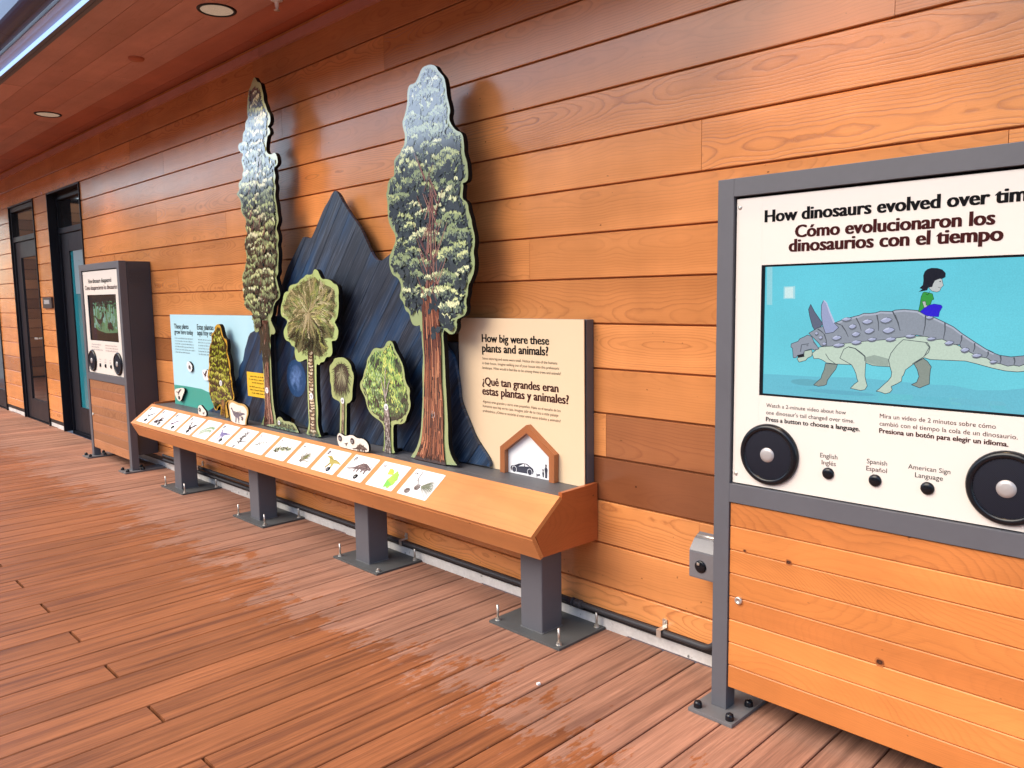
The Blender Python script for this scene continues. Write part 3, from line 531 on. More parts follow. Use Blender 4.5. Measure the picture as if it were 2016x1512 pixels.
mb = MB(); rng = random.Random(11)
for k in range(17):
    z0, z1 = ZK[k]+.0033, ZK[k+1]-.0033
    js = sorted(JOINTS.get(k, []) + ([-15.3, -13.4] if k % 2 else [-14.4, -12.95]))
    segs = []; prev = -17.0; pd = 0
    for j in js+[2.0]: segs.append((prev, j, DARK.get((k, prev), rng.choice((0, 0, 0, .06, .12))))); prev = j
    for a, b, dk in segs:
        parts = [(a, b)]
        if z1 < DTOP+.01:
            for o0, o1 in OPEN:
                nx = []
                for p, q in parts:
                    if q <= o0 or p >= o1: nx.append((p, q)); continue
                    if p < o0: nx.append((p, o0))
                    if q > o1: nx.append((o1, q))
                parts = nx
        col = (rng.random(), dk, rng.random()); so = rng.random()*30
        for p, q in parts: wall_board(mb, p+.0008, q-.0008, z0, z1, WY+rng.uniform(0, .0012), col, so)
mb.build('wall_cladding', M['cedar'], bld)
mb = MB(); xs = [-17.0]+[v for o in OPEN for v in o]+[2.0]
for i in range(0, len(xs), 2): mb.box(xs[i], xs[i+1], WY+.0128, WY+.30, .0, DTOP-.001)
mb.box(-17, 2, WY+.0128, WY+.30, DTOP, 3.1); mb.build('wall_core', plain('dark_cedar_backing', (.42, .14, .048), .7, .3), bld)
r2 = random.Random(3)
for i in range(0, len(xs), 2):                                         # concrete with a slightly chipped lower edge
    mb = MB(); a, b = xs[i], xs[i+1]; x = a
    while x < b:
        q = min(b, x+r2.uniform(.05, .30)); zt = .046+r2.uniform(-.002, .002)
        mb.box(x, q, WY+.008+r2.uniform(0, .002), WY+.0126, -.02+r2.choice((0, 0, 0, .024)), zt, 0); x = q
    mb.build('concrete_plinth', M['conc'], bld)
mb = MB()
for i in range(0, len(xs), 2): mb.box(xs[i]+.002, xs[i+1]-.002, WY+.004, WY+.0122, .049, .086)
mb.build('base_flashing', M['flash'], bld)
# soffit
mb = MB(); rng = random.Random(21); SZ = 2.90; sy = [1.494, 1.635, 1.803, 1.986, 2.162, 2.345, 2.4296]
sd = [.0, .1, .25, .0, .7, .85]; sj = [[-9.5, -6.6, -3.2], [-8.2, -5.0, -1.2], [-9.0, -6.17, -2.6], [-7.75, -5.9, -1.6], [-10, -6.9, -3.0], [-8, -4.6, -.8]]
for i in range(6):
    pv = -17.0
    for j in sj[i]+[2.0]:
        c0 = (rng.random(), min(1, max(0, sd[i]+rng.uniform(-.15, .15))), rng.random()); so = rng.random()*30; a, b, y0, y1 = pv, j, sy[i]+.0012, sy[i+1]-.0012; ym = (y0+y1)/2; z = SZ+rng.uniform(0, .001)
        mb.face([(a+.001, y0, z), (a+.001, y1, z), (b-.001, y1, z), (b-.001, y0, z)], 0, [(a+so, y0-ym), (a+so, y1-ym), (b+so, y1-ym), (b+so, y0-ym)], c0)
        for yy in (y0, y1): mb.face([(a, yy, z), (b, yy, z), (b, yy, z+.02), (a, yy, z+.02)], 0, [(a+so, 0)]*4, c0)
        pv = j
mb.build('soffit', M['soffit'], bld)
mb = MB(); mb.box(-17, 2, 1.47, 2.8, SZ+.008, 3.15); mb.build('eave', plain('roof_deck', (.06, .035, .03), .8, .3), bld)
mb = MB(); so = 3.0
for a, b in ((-17, -7.9), (-7.9, -4.6), (-4.6, 2.0)):
    col = (rng.random(), .35, rng.random())
    mb.face([(a, WY-.022, 2.822), (b, WY-.022, 2.822), (b, WY-.022, 2.874), (a, WY-.022, 2.874)], 0, [(a, -.02), (b, -.02), (b, .03), (a, .03)], col)
    mb.face([(a, WY-.022, 2.822), (a, WY-.0005, 2.822), (b, WY-.0005, 2.822), (b, WY-.022, 2.822)], 0, [(a, -.02), (a, -.04), (b, -.04), (b, -.02)], col)
    mb.face([(a, WY-.022, 2.874), (b, WY-.022, 2.874), (b, WY-.0005, 2.874), (a, WY-.0005, 2.874)], 0, [(a, .03), (b, .03), (b, .05), (a, .05)], col)
mb.build('soffit_trim', M['soffit'], bld)
mb = MB(); mb.box(-17, 2, 1.444, 1.469, 2.892, 3.2, 0, .002); mb.box(-17, 2, 1.4692, 1.493, 2.890, 2.8995); mb.build('fascia', M['fascia'], bld)
mb = MB(); mb.box(-17, 2, 1.4415, 1.4435, 2.893, 2.921); mb.build('light_strip', M['led'], bld)
mb = MB(); mb.prism([(1.4412, 2.922), (1.4412, 2.926), (1.402, 2.930), (1.352, 2.914), (1.352, 2.908), (1.402, 2.925)], lambda a, b, d: (d, a, b), -17, 2); mb.build('cove', M['cove'], bld)  # pale plate added so the strip's light fades outward
mb = MB()
for a, b in ((-17, -8.6), (-8.597, -5.40), (-5.397, -1.9), (-1.897, 2)):                       # curved metal gutter hung outside the fascia
    pr = [(1.350, 2.936)]+[(1.277+.073*math.cos(t), 2.955-.060*math.sin(t)) for t in [math.pi*i/14 for i in range(2, 13)]]+[(1.204, 3.0), (1.204, 3.12), (1.350, 3.12)]
    for i in range(len(pr)-1): p, q = pr[i], pr[i+1]; mb.face([(a, p[0], p[1]), (b, p[0], p[1]), (b, q[0], q[1]), (a, q[0], q[1])], 0, None, (1, 1, 1), i < 11)
    for x in (a, b): mb.face([(x, p[0], p[1]) for p in (pr if x == b else pr[::-1])])
mb.build('gutter', M['navy'], bld)
# doors
DY = 2.53
def door(x0, x1, pane_x0, pane_z0, pane_z1, glass, DY, st, teal=False):
    fr = MB(); j = .055; zt = DTOP-.002
    fr.box(x0+.002, x0+.016, WY-.012, DY+.03, 0, zt); fr.box(x1-.016, x1-.002, WY-.012, DY+.03, 0, zt); fr.box(x0+.0165, x1-.0165, WY-.010, DY+.03, zt-.016, zt)      # metal reveal
    fr.box(x0+.017, x0+j, DY-.03, DY+.02, .004, zt-.017, 0, .002); fr.box(x1-j, x1-.017, DY-.03, DY+.02, .004, zt-.017, 0, .002)
    fr.box(x0+j+.0005, x1-j-.0005, DY-.03, DY+.02, zt-.070, zt-.0175, 0, .002); fr.box(x0+j+.0005, x1-j-.0005, DY-.03, DY+.02, 2.07, 2.125, 0, .002)
    fr.box(x0+.0165, x1-.0165, DY-.03, DY+.03, -.03, .0035)
    d = MB(); a, b = x0+j+.004, x1-j-.004
    d.box(a, pane_x0, DY-.012, DY+.018, .012, 2.066, 0, .002); d.box(b-st, b, DY-.012, DY+.018, .012, 2.066, 0, .002)
    d.box(pane_x0+.0005, b-st-.0005, DY-.012, DY+.018, pane_z1, 2.066, 0, .002); d.box(pane_x0+.0005, b-st-.0005, DY-.012, DY+.018, .012, pane_z0, 0, .002)
    o = d.build('door', M['door'], bld); fr.build('door_frame', M['frame'], o)
    p = MB(); p.box(pane_x0-.004, b-st+.004, DY+.001, DY+.007, pane_z0-.004, pane_z1+.004); p.build('pane', glass, o)
    t = MB(); t.box(x0+j-.004, x1-j+.004, DY+.000, DY+.006, 2.121, zt-.066); t.build('transom_pane', M['glass'], o)
    if teal:
        q = MB(); q.box(pane_x0+.10, b-st+.003, DY-.004, DY+.0005, 1.45, pane_z1+.002); q.build('blind', M['pale_glass'], o)
    h = MB(); hx = b-.055
    h.box(hx-.022, hx+.022, DY-.020, DY-.0125, .86, 1.10, 0, .003); h.cyl((hx, DY-.02, .97), (0, -1, 0), .010, .010, .045, 12); h.box(hx-.115, hx+.012, DY-.075, DY-.058, .960, .980, 0, .005)
    h.build('handle', M['steel'], o)
    return o
door(-10.86, -9.81, -10.60, .245, 1.885, M['glass'], 2.468, .035)
door(-9.28, -8.21, -8.99, .275, 1.885, M['teal_glass'], 2.53, .115, True)
door(-12.85, -11.72, -12.65, .245, 1.885, M['glass'], 2.468, .035)

# things fixed to the building
def downlight(x, y, label):
    t = thing('downlight', label, 'ceiling light', (x, y, SZ), 'round downlights in the soffit')
    m = MB(); m.lathe((x, y, SZ), (0, 0, -1), [(.084, -.012), (.084, .004), (.094, .007), (.101, .003), (.102, -.001)], 40); m.build('trim_ring', M['frame'], t)
    m = MB(); m.lathe((x, y, SZ-.001), (0, 0, -1), [(0, .0), (.05, .0005), (.0838, .001)], 40); m.build('lens', M['lens'], t)
    l = bpy.data.lights.new('downlight_lamp', 'SPOT'); l.energy = 15.0; l.color = (1.0, .62, .30); l.spot_size = R_(84); l.spot_blend = .8; l.shadow_soft_size = .06
    o = bpy.data.objects.new('downlight_lamp', l); C.objects.link(o); o.location = (0, 0, -.03); o.parent = t
downlight(-4.227, 1.988, 'large round downlight in the soffit, nearer the camera, above the tall narrow tree cutout')
downlight(-7.42, 1.998, 'small-looking round downlight farther along the soffit, above the left kiosk and doors')
downlight(-10.61, 1.998, 'farthest round downlight in the soffit, above the leftmost doors')
downlight(-1.04, 1.998, 'round downlight in the soffit above the right kiosk')
m = MB(); m.lathe((-5.38, 1.98, SZ+.001), (0, 0, -1), [(0, .016), (.040, .015), (.047, .010), (.049, 0)], 28)
tag(m.build('sensor_cap', M['soffit']), 'small round wood-coloured disc on the soffit between two downlights', 'cover cap')
t = thing('sprinkler', 'small white sprinkler head hanging from the soffit right of the large downlight', 'sprinkler', (-3.886, 2.153, SZ))
m = MB(); m.lathe((-3.886, 2.153, SZ), (0, 0, -1), [(.030, 0), (.030, .004), (.012, .006), (.010, .03), (.006, .045), (0, .05)], 16); m.build('nozzle', M['white'], t)
m = MB(); m.lathe((-3.886, 2.153, SZ), (0, 0, -1), [(.016, .050), (.016, .0525), (0, .0527)], 16); m.build('deflector', M['steel'], t)
t = thing('room_sign', 'small dark plaque with a pale strip between the two black doors', 'sign', (-9.52, 2.42, 1.36))
m = MB(); m.box(-9.66, -9.335, 2.408, 2.4295, 1.305, 1.42, 0, .003); m.build('backplate', plain('dark_brown_plaque', (.045, .035, .035), .4, .5), t)
m = MB(); m.box(-9.60, -9.40, 2.4052, 2.4078, 1.35, 1.395, 0); m.build('label_strip', plain('grey_strip', (.35, .34, .34), .4, .5), t)
# conduit
t = thing('conduit', 'dark grey metal conduit running along the foot of the wall and curving up at right', 'pipe', (-3.5, 2.40, .08))
P = [(-6.5, 2.403, .082), (-4.5, 2.403, .084), (-1.52, 2.403, .088)]+[(-1.478+.055*math.sin(a), 2.403, .143-.055*math.cos(a)) for a in [math.pi/2*i/8 for i in range(9)]]+[(-1.423, 2.403, .30), (-1.423, 2.403, .36)]
m = MB(); m.tube(P, .0110); m.build('pipe', M['conduit'], t)
m = MB(); m.tube([(-6.5, 2.400, .118), (-4.76, 2.400, .120)]+[(-4.74+.05*math.sin(a), 2.400, .170-.05*math.cos(a)) for a in [math.pi/2*i/8 for i in range(9)]]+[(-4.69, 2.400, .385)], .0110); m.build('pipe', M['conduit'], t)
m = MB()
for dx in (0, .02, .04): m.cyl((-2.10+dx-.006, 2.403, .0863), (1, 0, 0), .018, .018, .009, 14)
m.cyl((-2.12, 2.403, .0863), (1, 0, 0), .0155, .0155, .07, 14); m.build('coupling', M['conduit'], t)
for x in (-1.66, -3.28, -4.80, -5.80):
    z = .086+(.032 if x < -4.7 else 0); m = MB(); m.box(x-.010, x+.010, 2.384, 2.3865, z-.014, z+.016); m.box(x-.010, x+.010, 2.3865, 2.428, z+.0135, z+.016); m.box(x-.010, x+.010, 2.425, 2.4285, z+.016, z+.045); m.cyl((x, 2.4245, z+.032), (0, -1, 0), .006, .006, .006, 8)
    m.build('clamp', M['steel'], t)
# outlet
t = thing('outlet_box', 'grey weatherproof outlet box with a smoky clear hinged cover beside the right kiosk', 'outlet', (-1.43, 2.40, .44))
m = MB(); m.box(-1.490, -1.375, 2.385, 2.4285, .362, .50, 0, .006); m.build('back_box', M['box_grey'], t)
m = MB(); m.box(-1.488, -1.377, 2.318, 2.3845, .372, .470, 0, .006)
for v in range(1): pass
m.prism([(2.318, .470), (2.3845, .470), (2.3845, .520), (2.350, .505)], lambda a, b, d: (d, a, b), -1.486, -1.379); m.build('cover', M['pc_clear'], t)
m = MB(); m.lathe((-1.440, 2.3178, .418), (0, -1, 0), [(.022, 0), (.022, .003), (.017, .006), (0, .0065)], 24); m.build('latch', M['gloss_black'], t)
m = MB(); m.box(-1.450, -1.440, 2.308, 2.3106, .424, .433, 0, .001); m.build('latch_glint', M['steel'], t); m = MB(); m.cyl((-1.48, 2.362, .512), (1, 0, 0), .007, .007, .1, 10); m.build('hinge', M['steel'], t)  # small pale chip stands in for the highlight on the black latch
# opposite wing, out of the frame: the wall the door glass mirrors
wing = thing('building', 'separate timber-clad wing across the deck that shows only as a reflection in the door glass', 'building', (-16.6, -4, 0))
m = MB(); rng = random.Random(31)
for k in range(18):
    z0 = .03+.177*k
    for a, b in ((-6, -2), (-2, 1.2)):
        col = (rng.random(), rng.choice((0, .2, .5)), rng.random())
        m.face([(-16.5, a, z0), (-16.5, b, z0), (-16.5, b, z0+.168), (-16.5, a, z0+.168)], 0, [(a, -.08), (b, -.08), (b, .08), (a, .08)], col)
m.build('wall_cladding', M['cedar'], wing); m = MB(); m.box(-17.0, -16.502, -6, 1.19, -.1, 3.3); m.build('wall_core', M['under'], wing)
sky_blocker = thing('building', 'plain grey block added unseen behind the camera to hide low sky from the reflections', 'building', (-15, -15, -.35))  # unseen block, added to keep the low sky out of the reflections
m = MB(); m.box(-60, 30, -22, -14.0, -.3, 6.5); m.build('wall', plain('grey_stucco', (.20, .20, .20), .9, .3, var=.1, scale=.5), sky_blocker)
m = MB(); m.box(-60.3, 30.3, -22.3, -13.6, 6.502, 6.8); m.build('roof', M['fascia'], sky_blocker)
for i in range(18):
    m = MB(); m.box(-57+5*i, -54.4+5*i, -14.02, -13.98, .9, 2.6); m.build('window', M['glass'], sky_blocker)
m = MB(); m.prism([(-1.839, 1.904), (-1.830, 1.902), (-1.826, 1.912), (-1.835, 1.916)], lambda a, b, d: (a, b, d), .0075, .0008)
tag(m.build('pebble', M['white']), 'tiny white pebble lying on the wet deck in front of the near bench post', 'pebble')

# ------------------------------------------------------------------ kiosks
def kiosk(cx, yf, k, label, mats_wood, titles, lcol, screen_fn, body):
    X0, X1 = cx-.496, cx+.496; Z = lambda z: z*k
    t = thing('display_kiosk', label, 'kiosk', (cx, yf+.1, 0))
    for s, a in ((0, X0), (1, X1-.054)):
        m = MB(); m.box(a, a+.054, yf, yf+.055, .0122, Z(1.703), 0, .0014); leg = m.build('leg', M['grey'], t)
        p0 = X0-.044 if s == 0 else X1+.044-.16
        m = MB(); m.box(p0, p0+.16, yf-.070, yf+.246, .0004, .012, 0, .0015); pl = m.build('base_plate', M['kiosk_plate'], leg)
        for bx, by in ((p0+.022, yf-.045), (p0+.138, yf-.045), (p0+.138, yf+.075), (p0+.022, yf+.10)):
            m = MB(); m.lathe((bx, by, .012), (0, 0, 1), [(.014, 0), (.0135, .012), (.011, .019), (.005, .022), (0, .0225)], 16); m.build('bolt_cap', M['gloss_black'], leg)
    m = MB(); m.box(X0+.0541, X1-.0541, yf, yf+.055, Z(1.649), Z(1.703), 0, .0012); m.build('top_rail', M['grey'], t)
    m = MB(); m.box(X0+.0541, X1-.0541, yf, yf+.055, Z(.705), Z(.764), 0, .0012); m.build('middle_rail', M['grey'], t)
    m = MB(); m.box(X0+.002, X1-.002, yf+.0575, 2.4285, Z(.44), Z(1.700), 0, .003); m.box(X0+.06, X1-.06, yf+.06, 2.42, Z(.12), Z(.4395), 0, .003); cab = m.build('cabinet', M['grey_dark'], t)
    for sx in (1, -1):
        for i in range(4):
            z = Z(1.62-.030*i); m = MB(); a = X1-.002 if sx > 0 else X0+.002
            m.prism([(2.268-2.19+yf, z-.008), (2.372-2.19+yf, z-.008), (2.372-2.19+yf, z-.004), (2.366-2.19+yf, z+.004), (2.274-2.19+yf, z+.004), (2.268-2.19+yf, z-.004)], lambda p, q, d: (a+sx*d, p, q), .006, .0002)
            m.build('louvre', M['grey_dark'], cab)
    pz0, pz1 = Z(.768), Z(1.641); px0, px1 = cx-.4365, cx+.4365; sx0, sx1, sz0, sz1 = cx-.353, cx+.353, Z(1.050), Z(1.441)
    m = MB(); m.box(X0+.0545, X1-.0545, yf+.022, yf+.054, Z(.767), Z(1.6465)); m.build('shadow_backing', M['black'], t)  # black sheet standing in for the shade in the gap round the panel
    m = MB(); y0, y1 = yf+.011, yf+.0215
    m.box(px0, sx0, y0, y1, pz0, pz1); m.box(sx1, px1, y0, y1, pz0, pz1); m.box(sx0+.0002, sx1-.0002, y0, y1, sz1, pz1); m.box(sx0+.0002, sx1-.0002, y0, y1, pz0, sz0)
    pan = m.build('sign_panel', M['cream_white'], t)
    fn = vplane(y0)
    for name, mat, lines in titles:
        m = MB()
        for s, x, z, w_, b in lines: txt(m, s, cx+x, Z(z), fn, width=w_, bold=b)
        m.build(name, mat, pan)
    if body: body(pan, fn, cx, Z)
    for x in (-.426, .426):
        for z in (.797, 1.616):
            m = MB(); m.lathe((cx+x, y0, Z(z)), (0, -1, 0), [(.0065, 0), (.0060, .0022), (.0025, .0030), (0, .0022)], 12); m.build('screw', M['steel'], pan)
    m = MB()
    for a, b, c_, d in ((sx0+.0005, sx0+.009, sz0+.0005, sz1-.0005), (sx1-.009, sx1-.0005, sz0+.0005, sz1-.0005), (sx0+.0092, sx1-.0092, sz1-.006, sz1-.0005), (sx0+.0092, sx1-.0092, sz0+.0005, sz0+.006)): m.box(a, b, yf+.013, yf+.0215, c_, d)
    m.build('screen_bezel', M['gloss_black'], t)
    screen_fn(t, cx, yf+.0195, sx0+.006, sx1-.006, sz0+.004, sz1-.004, Z)
    for x in (-.315, .315):
        c0 = (cx+x, y0-.0002, Z(.872))
        m = MB(); m.lathe(c0, (0, -1, 0), [(.0935, 0), (.0935, .006), (.090, .012), (.084, .0155), (.077, .0145), (.075, .011)], 56); sp = m.build('speaker', M['gloss_black'], t)
        m = MB(); m.lathe(c0, (0, -1, 0), [(.0748, .0108), (.05, .0135), (.0225, .0145)], 48); m.build('grille', M['grille'], sp)
        m = MB(); m.lathe(c0, (0, -1, 0), [(.0225, .0143), (.0215, .0165), (.012, .0185), (0, .019)], 32); m.build('dust_cap', M['cap'], sp)
    for x in (-.133, -.002, .132):
        m = MB(); m.lathe((cx+x, y0-.0002, Z(.841)), (0, -1, 0), [(.0172, 0), (.0170, .003), (.0145, .0065), (.008, .0085), (0, .009)], 28); m.build('button', M['gloss_black'], t)
    m = MB(); n = 8; rng = random.Random(int(abs(cx)*10)); h = (Z(.703)-Z(.089))/n
    for i in range(n):
        z0 = Z(.089)+h*i; col = (rng.random(), mats_wood[1][i], rng.random()); so = rng.random()*9
        wall_board(m, cx-.439, cx+.439, z0+.0007, z0+h-.0007, yf+.006, col, so, .018)
    dr = m.build('wood_door', mats_wood[0], t)
    m = MB(); m.box(cx-.4385, cx+.4385, yf+.0245, yf+.050, Z(.092), Z(.702)); m.build('door_backing', M['black'], dr)
    m = MB(); m.lathe((cx-.405, yf+.0058, Z(.39)), (0, -1, 0), [(.0125, 0), (.0125, .006), (.0105, .008), (.006, .0078), (.0055, .006), (0, .006)], 22); m.build('lock', M['steel'], dr)
    for x, z, r in mats_wood[2]:
        kn = Art(vplane(yf+.006), 4)
        for rr, c in ((1.7, (.42, .14, .04)), (1.25, (.20, .055, .017)), (.9, (.035, .012, .007)), (.35, (.10, .035, .015))): kn.blob(cx+x, Z(z), r*rr*1.25, r*rr, c, 0, 10, .18)
        kn.build('knot', M['knot'], dr)
    return t
INK, MAR = M['ink'], M['maroon']
def body_right(pan, fn, cx, Z):
    for mat, block in ((INK, (('Watch a 2-minute video about how', -1.148, 1.016, .240, 0), ("one dinosaur's tail changed over time.", -1.148, .994, .264, 0), ('Press a button to choose a language.', -1.148, .973, .280, 1))),
                       (MAR, (('Mira un video de 2 minutos sobre cómo', -.816, 1.016, .278, 0), ('cambió con el tiempo la cola de un dinosaurio.', -.816, .995, .326, 0), ('Presiona un botón para elegir un idioma.', -.816, .975, .307, 1))),
                       (INK, (('English', -.978, .885, .050, 0),)), (MAR, (('Inglés', -.973, .865, .041, 0),)), (INK, (('Spanish', -.846, .886, .054, 0),)), (MAR, (('Español', -.847, .866, .055, 0),)),
                       (INK, (('American Sign', -.738, .887, .103, 0), ('Language', -.720, .8665, .068, 0)))):
        m = MB()
        for s, x, z, w_, bd in block: txt(m, s, x, z, fn, width=w_, bold=1.1 if bd else 0)
        m.build('lettering', mat, pan)
def body_left(pan, fn, cx, Z):
    r = random.Random(8); red = plain('faint_red_ink', (.35, .20, .19), .6, .3)
    for mat, x, ws in ((M['faint'], -.33, (.25, .20, .285)), (red, .02, (.29, .31, .30))):
        m = MB()
        for z, w_ in zip((1.010, .988, .966), ws): words(m, cx+x, Z(z), w_, .013, fn, r)
        m.build('lettering', mat, pan)
    for x in (-.155, -.025, .095):
        m = MB(); words(m, cx+x, Z(.886), .05, .012, fn, r); words(m, cx+x, Z(.866), .045, .012, fn, r); m.build('lettering', M['faint'], pan)

def screen_right(t, cx, y, x0, x1, z0, z1, Z):
    A = Art(vplane(y), 3, .0003, 2.0e-6); r = random.Random(9)
    S = lambda *c: tuple((v/255/12.92 if v < 11 else ((v/255+.055)/1.055)**2.4) for v in c)
    nx, nz = 44, 26; LN = S(52, 62, 72)
    for i in range(nx):                                   # cyan wash with brushy mottling
        for j in range(nz):
            a = x0+(x1-x0)*i/nx; b = x0+(x1-x0)*(i+1)/nx; c = z0+(z1-z0)*j/nz; d = z0+(z1-z0)*(j+1)/nz
            n = .5+.22*math.sin(i*.31+j*.23)+.2*math.sin(i*.13-j*.37+2)+r.uniform(-.1, .1); q = j/nz
            col = tuple(v*(1+.10*(n-.5)) for v in S(112-10*q, 211-4*q, 226)); A.poly([(a, c), (b, c), (b, d), (a, d)], col)
    A.step = 0; A.base = .0003
    B = Art(vplane(y), 3, .0007, 6e-6); r = random.Random(2)
    def clipx(P): return clip(clip(clip(P, -1, 0, -x1), 0, 1, z0), 1, 0, x0)
    gr = pts('scr_ground'); B.poly(clipx(gr+[(x1+.1, z0-.02), (x0-.1, z0-.02)]), S(106, 193, 213))
    for _ in range(26):
        a = r.uniform(x0+.02, x1-.12); B.poly([(a, z0+.006+r.uniform(0, .02)), (a+.1, z0+.006+r.uniform(0, .02)), (a+.09, z0+.030), (a+.01, z0+.028)], S(102+r.randint(0, 8), 188+r.randint(0, 8), 210))
    sh = pts('scr_refl'); B.poly(sh[:4], S(150, 215, 226)); B.poly(sh[4:], S(205, 236, 238))  # pale window reflections painted into the screen picture
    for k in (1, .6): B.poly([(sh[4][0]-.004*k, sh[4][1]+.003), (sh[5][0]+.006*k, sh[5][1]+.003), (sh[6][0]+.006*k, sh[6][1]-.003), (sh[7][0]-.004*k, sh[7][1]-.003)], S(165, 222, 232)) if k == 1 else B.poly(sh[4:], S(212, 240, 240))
    W = .0016
    def part(key, col, w_=W, lc=LN):
        P = clipx(pts(key)); B.poly(P, col); B.out(P, w_, lc); return P
    fx = pts('d_fleg2'); B.ell(fx[5][0]-.02, fx[5][1]+.006, .05, .010, S(100, 175, 192))
    hx = pts('d_hleg'); B.ell(-.93, 1.076, .10, .006, S(98, 178, 200))
    part('d_fleg2', S(140, 151, 143)); part('d_hleg2', S(142, 152, 142)); part('d_horn1', S(98, 106, 128))
    P = part('d_body', S(199, 217, 200))
    B.poly([(-.861, 1.179), (-.839, 1.186), (-.800, 1.177), (-.801, 1.157), (-.828, 1.1575), (-.843, 1.1595), (-.860, 1.165)], S(160, 176, 164))
    part('d_fleg', S(196, 214, 197)); part('d_hleg', S(196, 214, 197))
    dm = pts('d_misc')
    P = part('d_armor', S(148, 155, 167)); zt = max(p[1] for p in P)
    top = [p for p in P[4:26]]; B.line([(p[0], p[1]-.004) for p in top], .005, .004, S(178, 184, 200))
    sg = pts('d_seg')
    for i in range(0, len(sg), 2):
        if sg[i][0] < x1 and sg[i+1][0] < x1: B.line([sg[i], ((sg[i][0]+sg[i+1][0])/2+.002, (sg[i][1]+sg[i+1][1])/2), sg[i+1]], .0035, .0015, S(82, 88, 96))
    sc = pts('d_scutes')
    for i in range(0, len(sc), 4):
        a, b, c, d = sc[i:i+4]
        if b[0] > x1: continue
        mx, mz = (a[0]+b[0])/2, (a[1]+b[1])/2; h = abs(c[1]-d[1])/2; lw = (b[0]-a[0])/2; ux, uz = (b[0]-a[0])/2, (b[1]-a[1])/2
        P = [(mx-ux, mz-uz), (mx-ux*.45, mz-uz*.45+h*.8), (mx+ux*.1, mz+h), (mx+ux*.6, mz+uz*.6+h*.65), (mx+ux, mz+uz), (mx+ux*.45, mz+uz*.45-h*.75), (mx-ux*.1, mz-h), (mx-ux*.6, mz-uz*.6-h*.65)]
        B.poly([(p[0]+.001, p[1]-.004) for p in P], S(112, 118, 128)); B.poly(P, S(176, 182, 212)); B.out(P, .0011, LN)
        B.poly([P[0], P[1], P[2], (mx, mz+h*.35)], S(202, 207, 232))
    P = part('d_horn2', S(160, 168, 204)); B.line([P[0], P[9], P[8], P[7]], .003, .005, S(192, 200, 230))
    part('d_jaw', S(190, 208, 190)); part('d_head', S(150, 157, 170)); part('d_mouth', S(14, 14, 16), .0005)
    B.ell(dm[0][0], dm[0][1], .0032, .0026, S(120, 126, 138)); B.line([dm[2], dm[1], dm[3]], .002, .0015, LN); B.line([dm[4], dm[5]], .004, .002, S(96, 102, 112))
    B.line([dm[6], dm[7], dm[8], dm[9]], .0022, .0014, LN); B.line([dm[10], dm[11], dm[12]], .0018, .0012, LN); B.line([dm[13], dm[14], dm[15], dm[16]], .0024, .0016, S(95, 105, 105))
    part('g_face', S(196, 200, 200), .001, S(20, 24, 30)); part('g_shirt', S(52, 158, 62), .0011, S(18, 60, 30)); part('g_arm', S(190, 196, 190), .0009, S(20, 24, 30)); part('g_pants', S(42, 22, 214), .0009, S(22, 10, 130))
    P = pts('g_hair'); B.poly(P, S(16, 20, 34)); gm = pts('g_misc'); B.ell(gm[0][0], gm[0][1], .0018, .0014, S(12, 14, 20)); B.line([gm[1], gm[2]], .0010, .0007, S(20, 20, 26)); B.line([gm[3], ((gm[3][0]+gm[4][0])/2, gm[3][1]-.003), gm[4]], .0014, .001, S(14, 50, 24))
    A.q and A.build('screen', M['screen'], t); B.build('screen_picture', M['screen'], t)
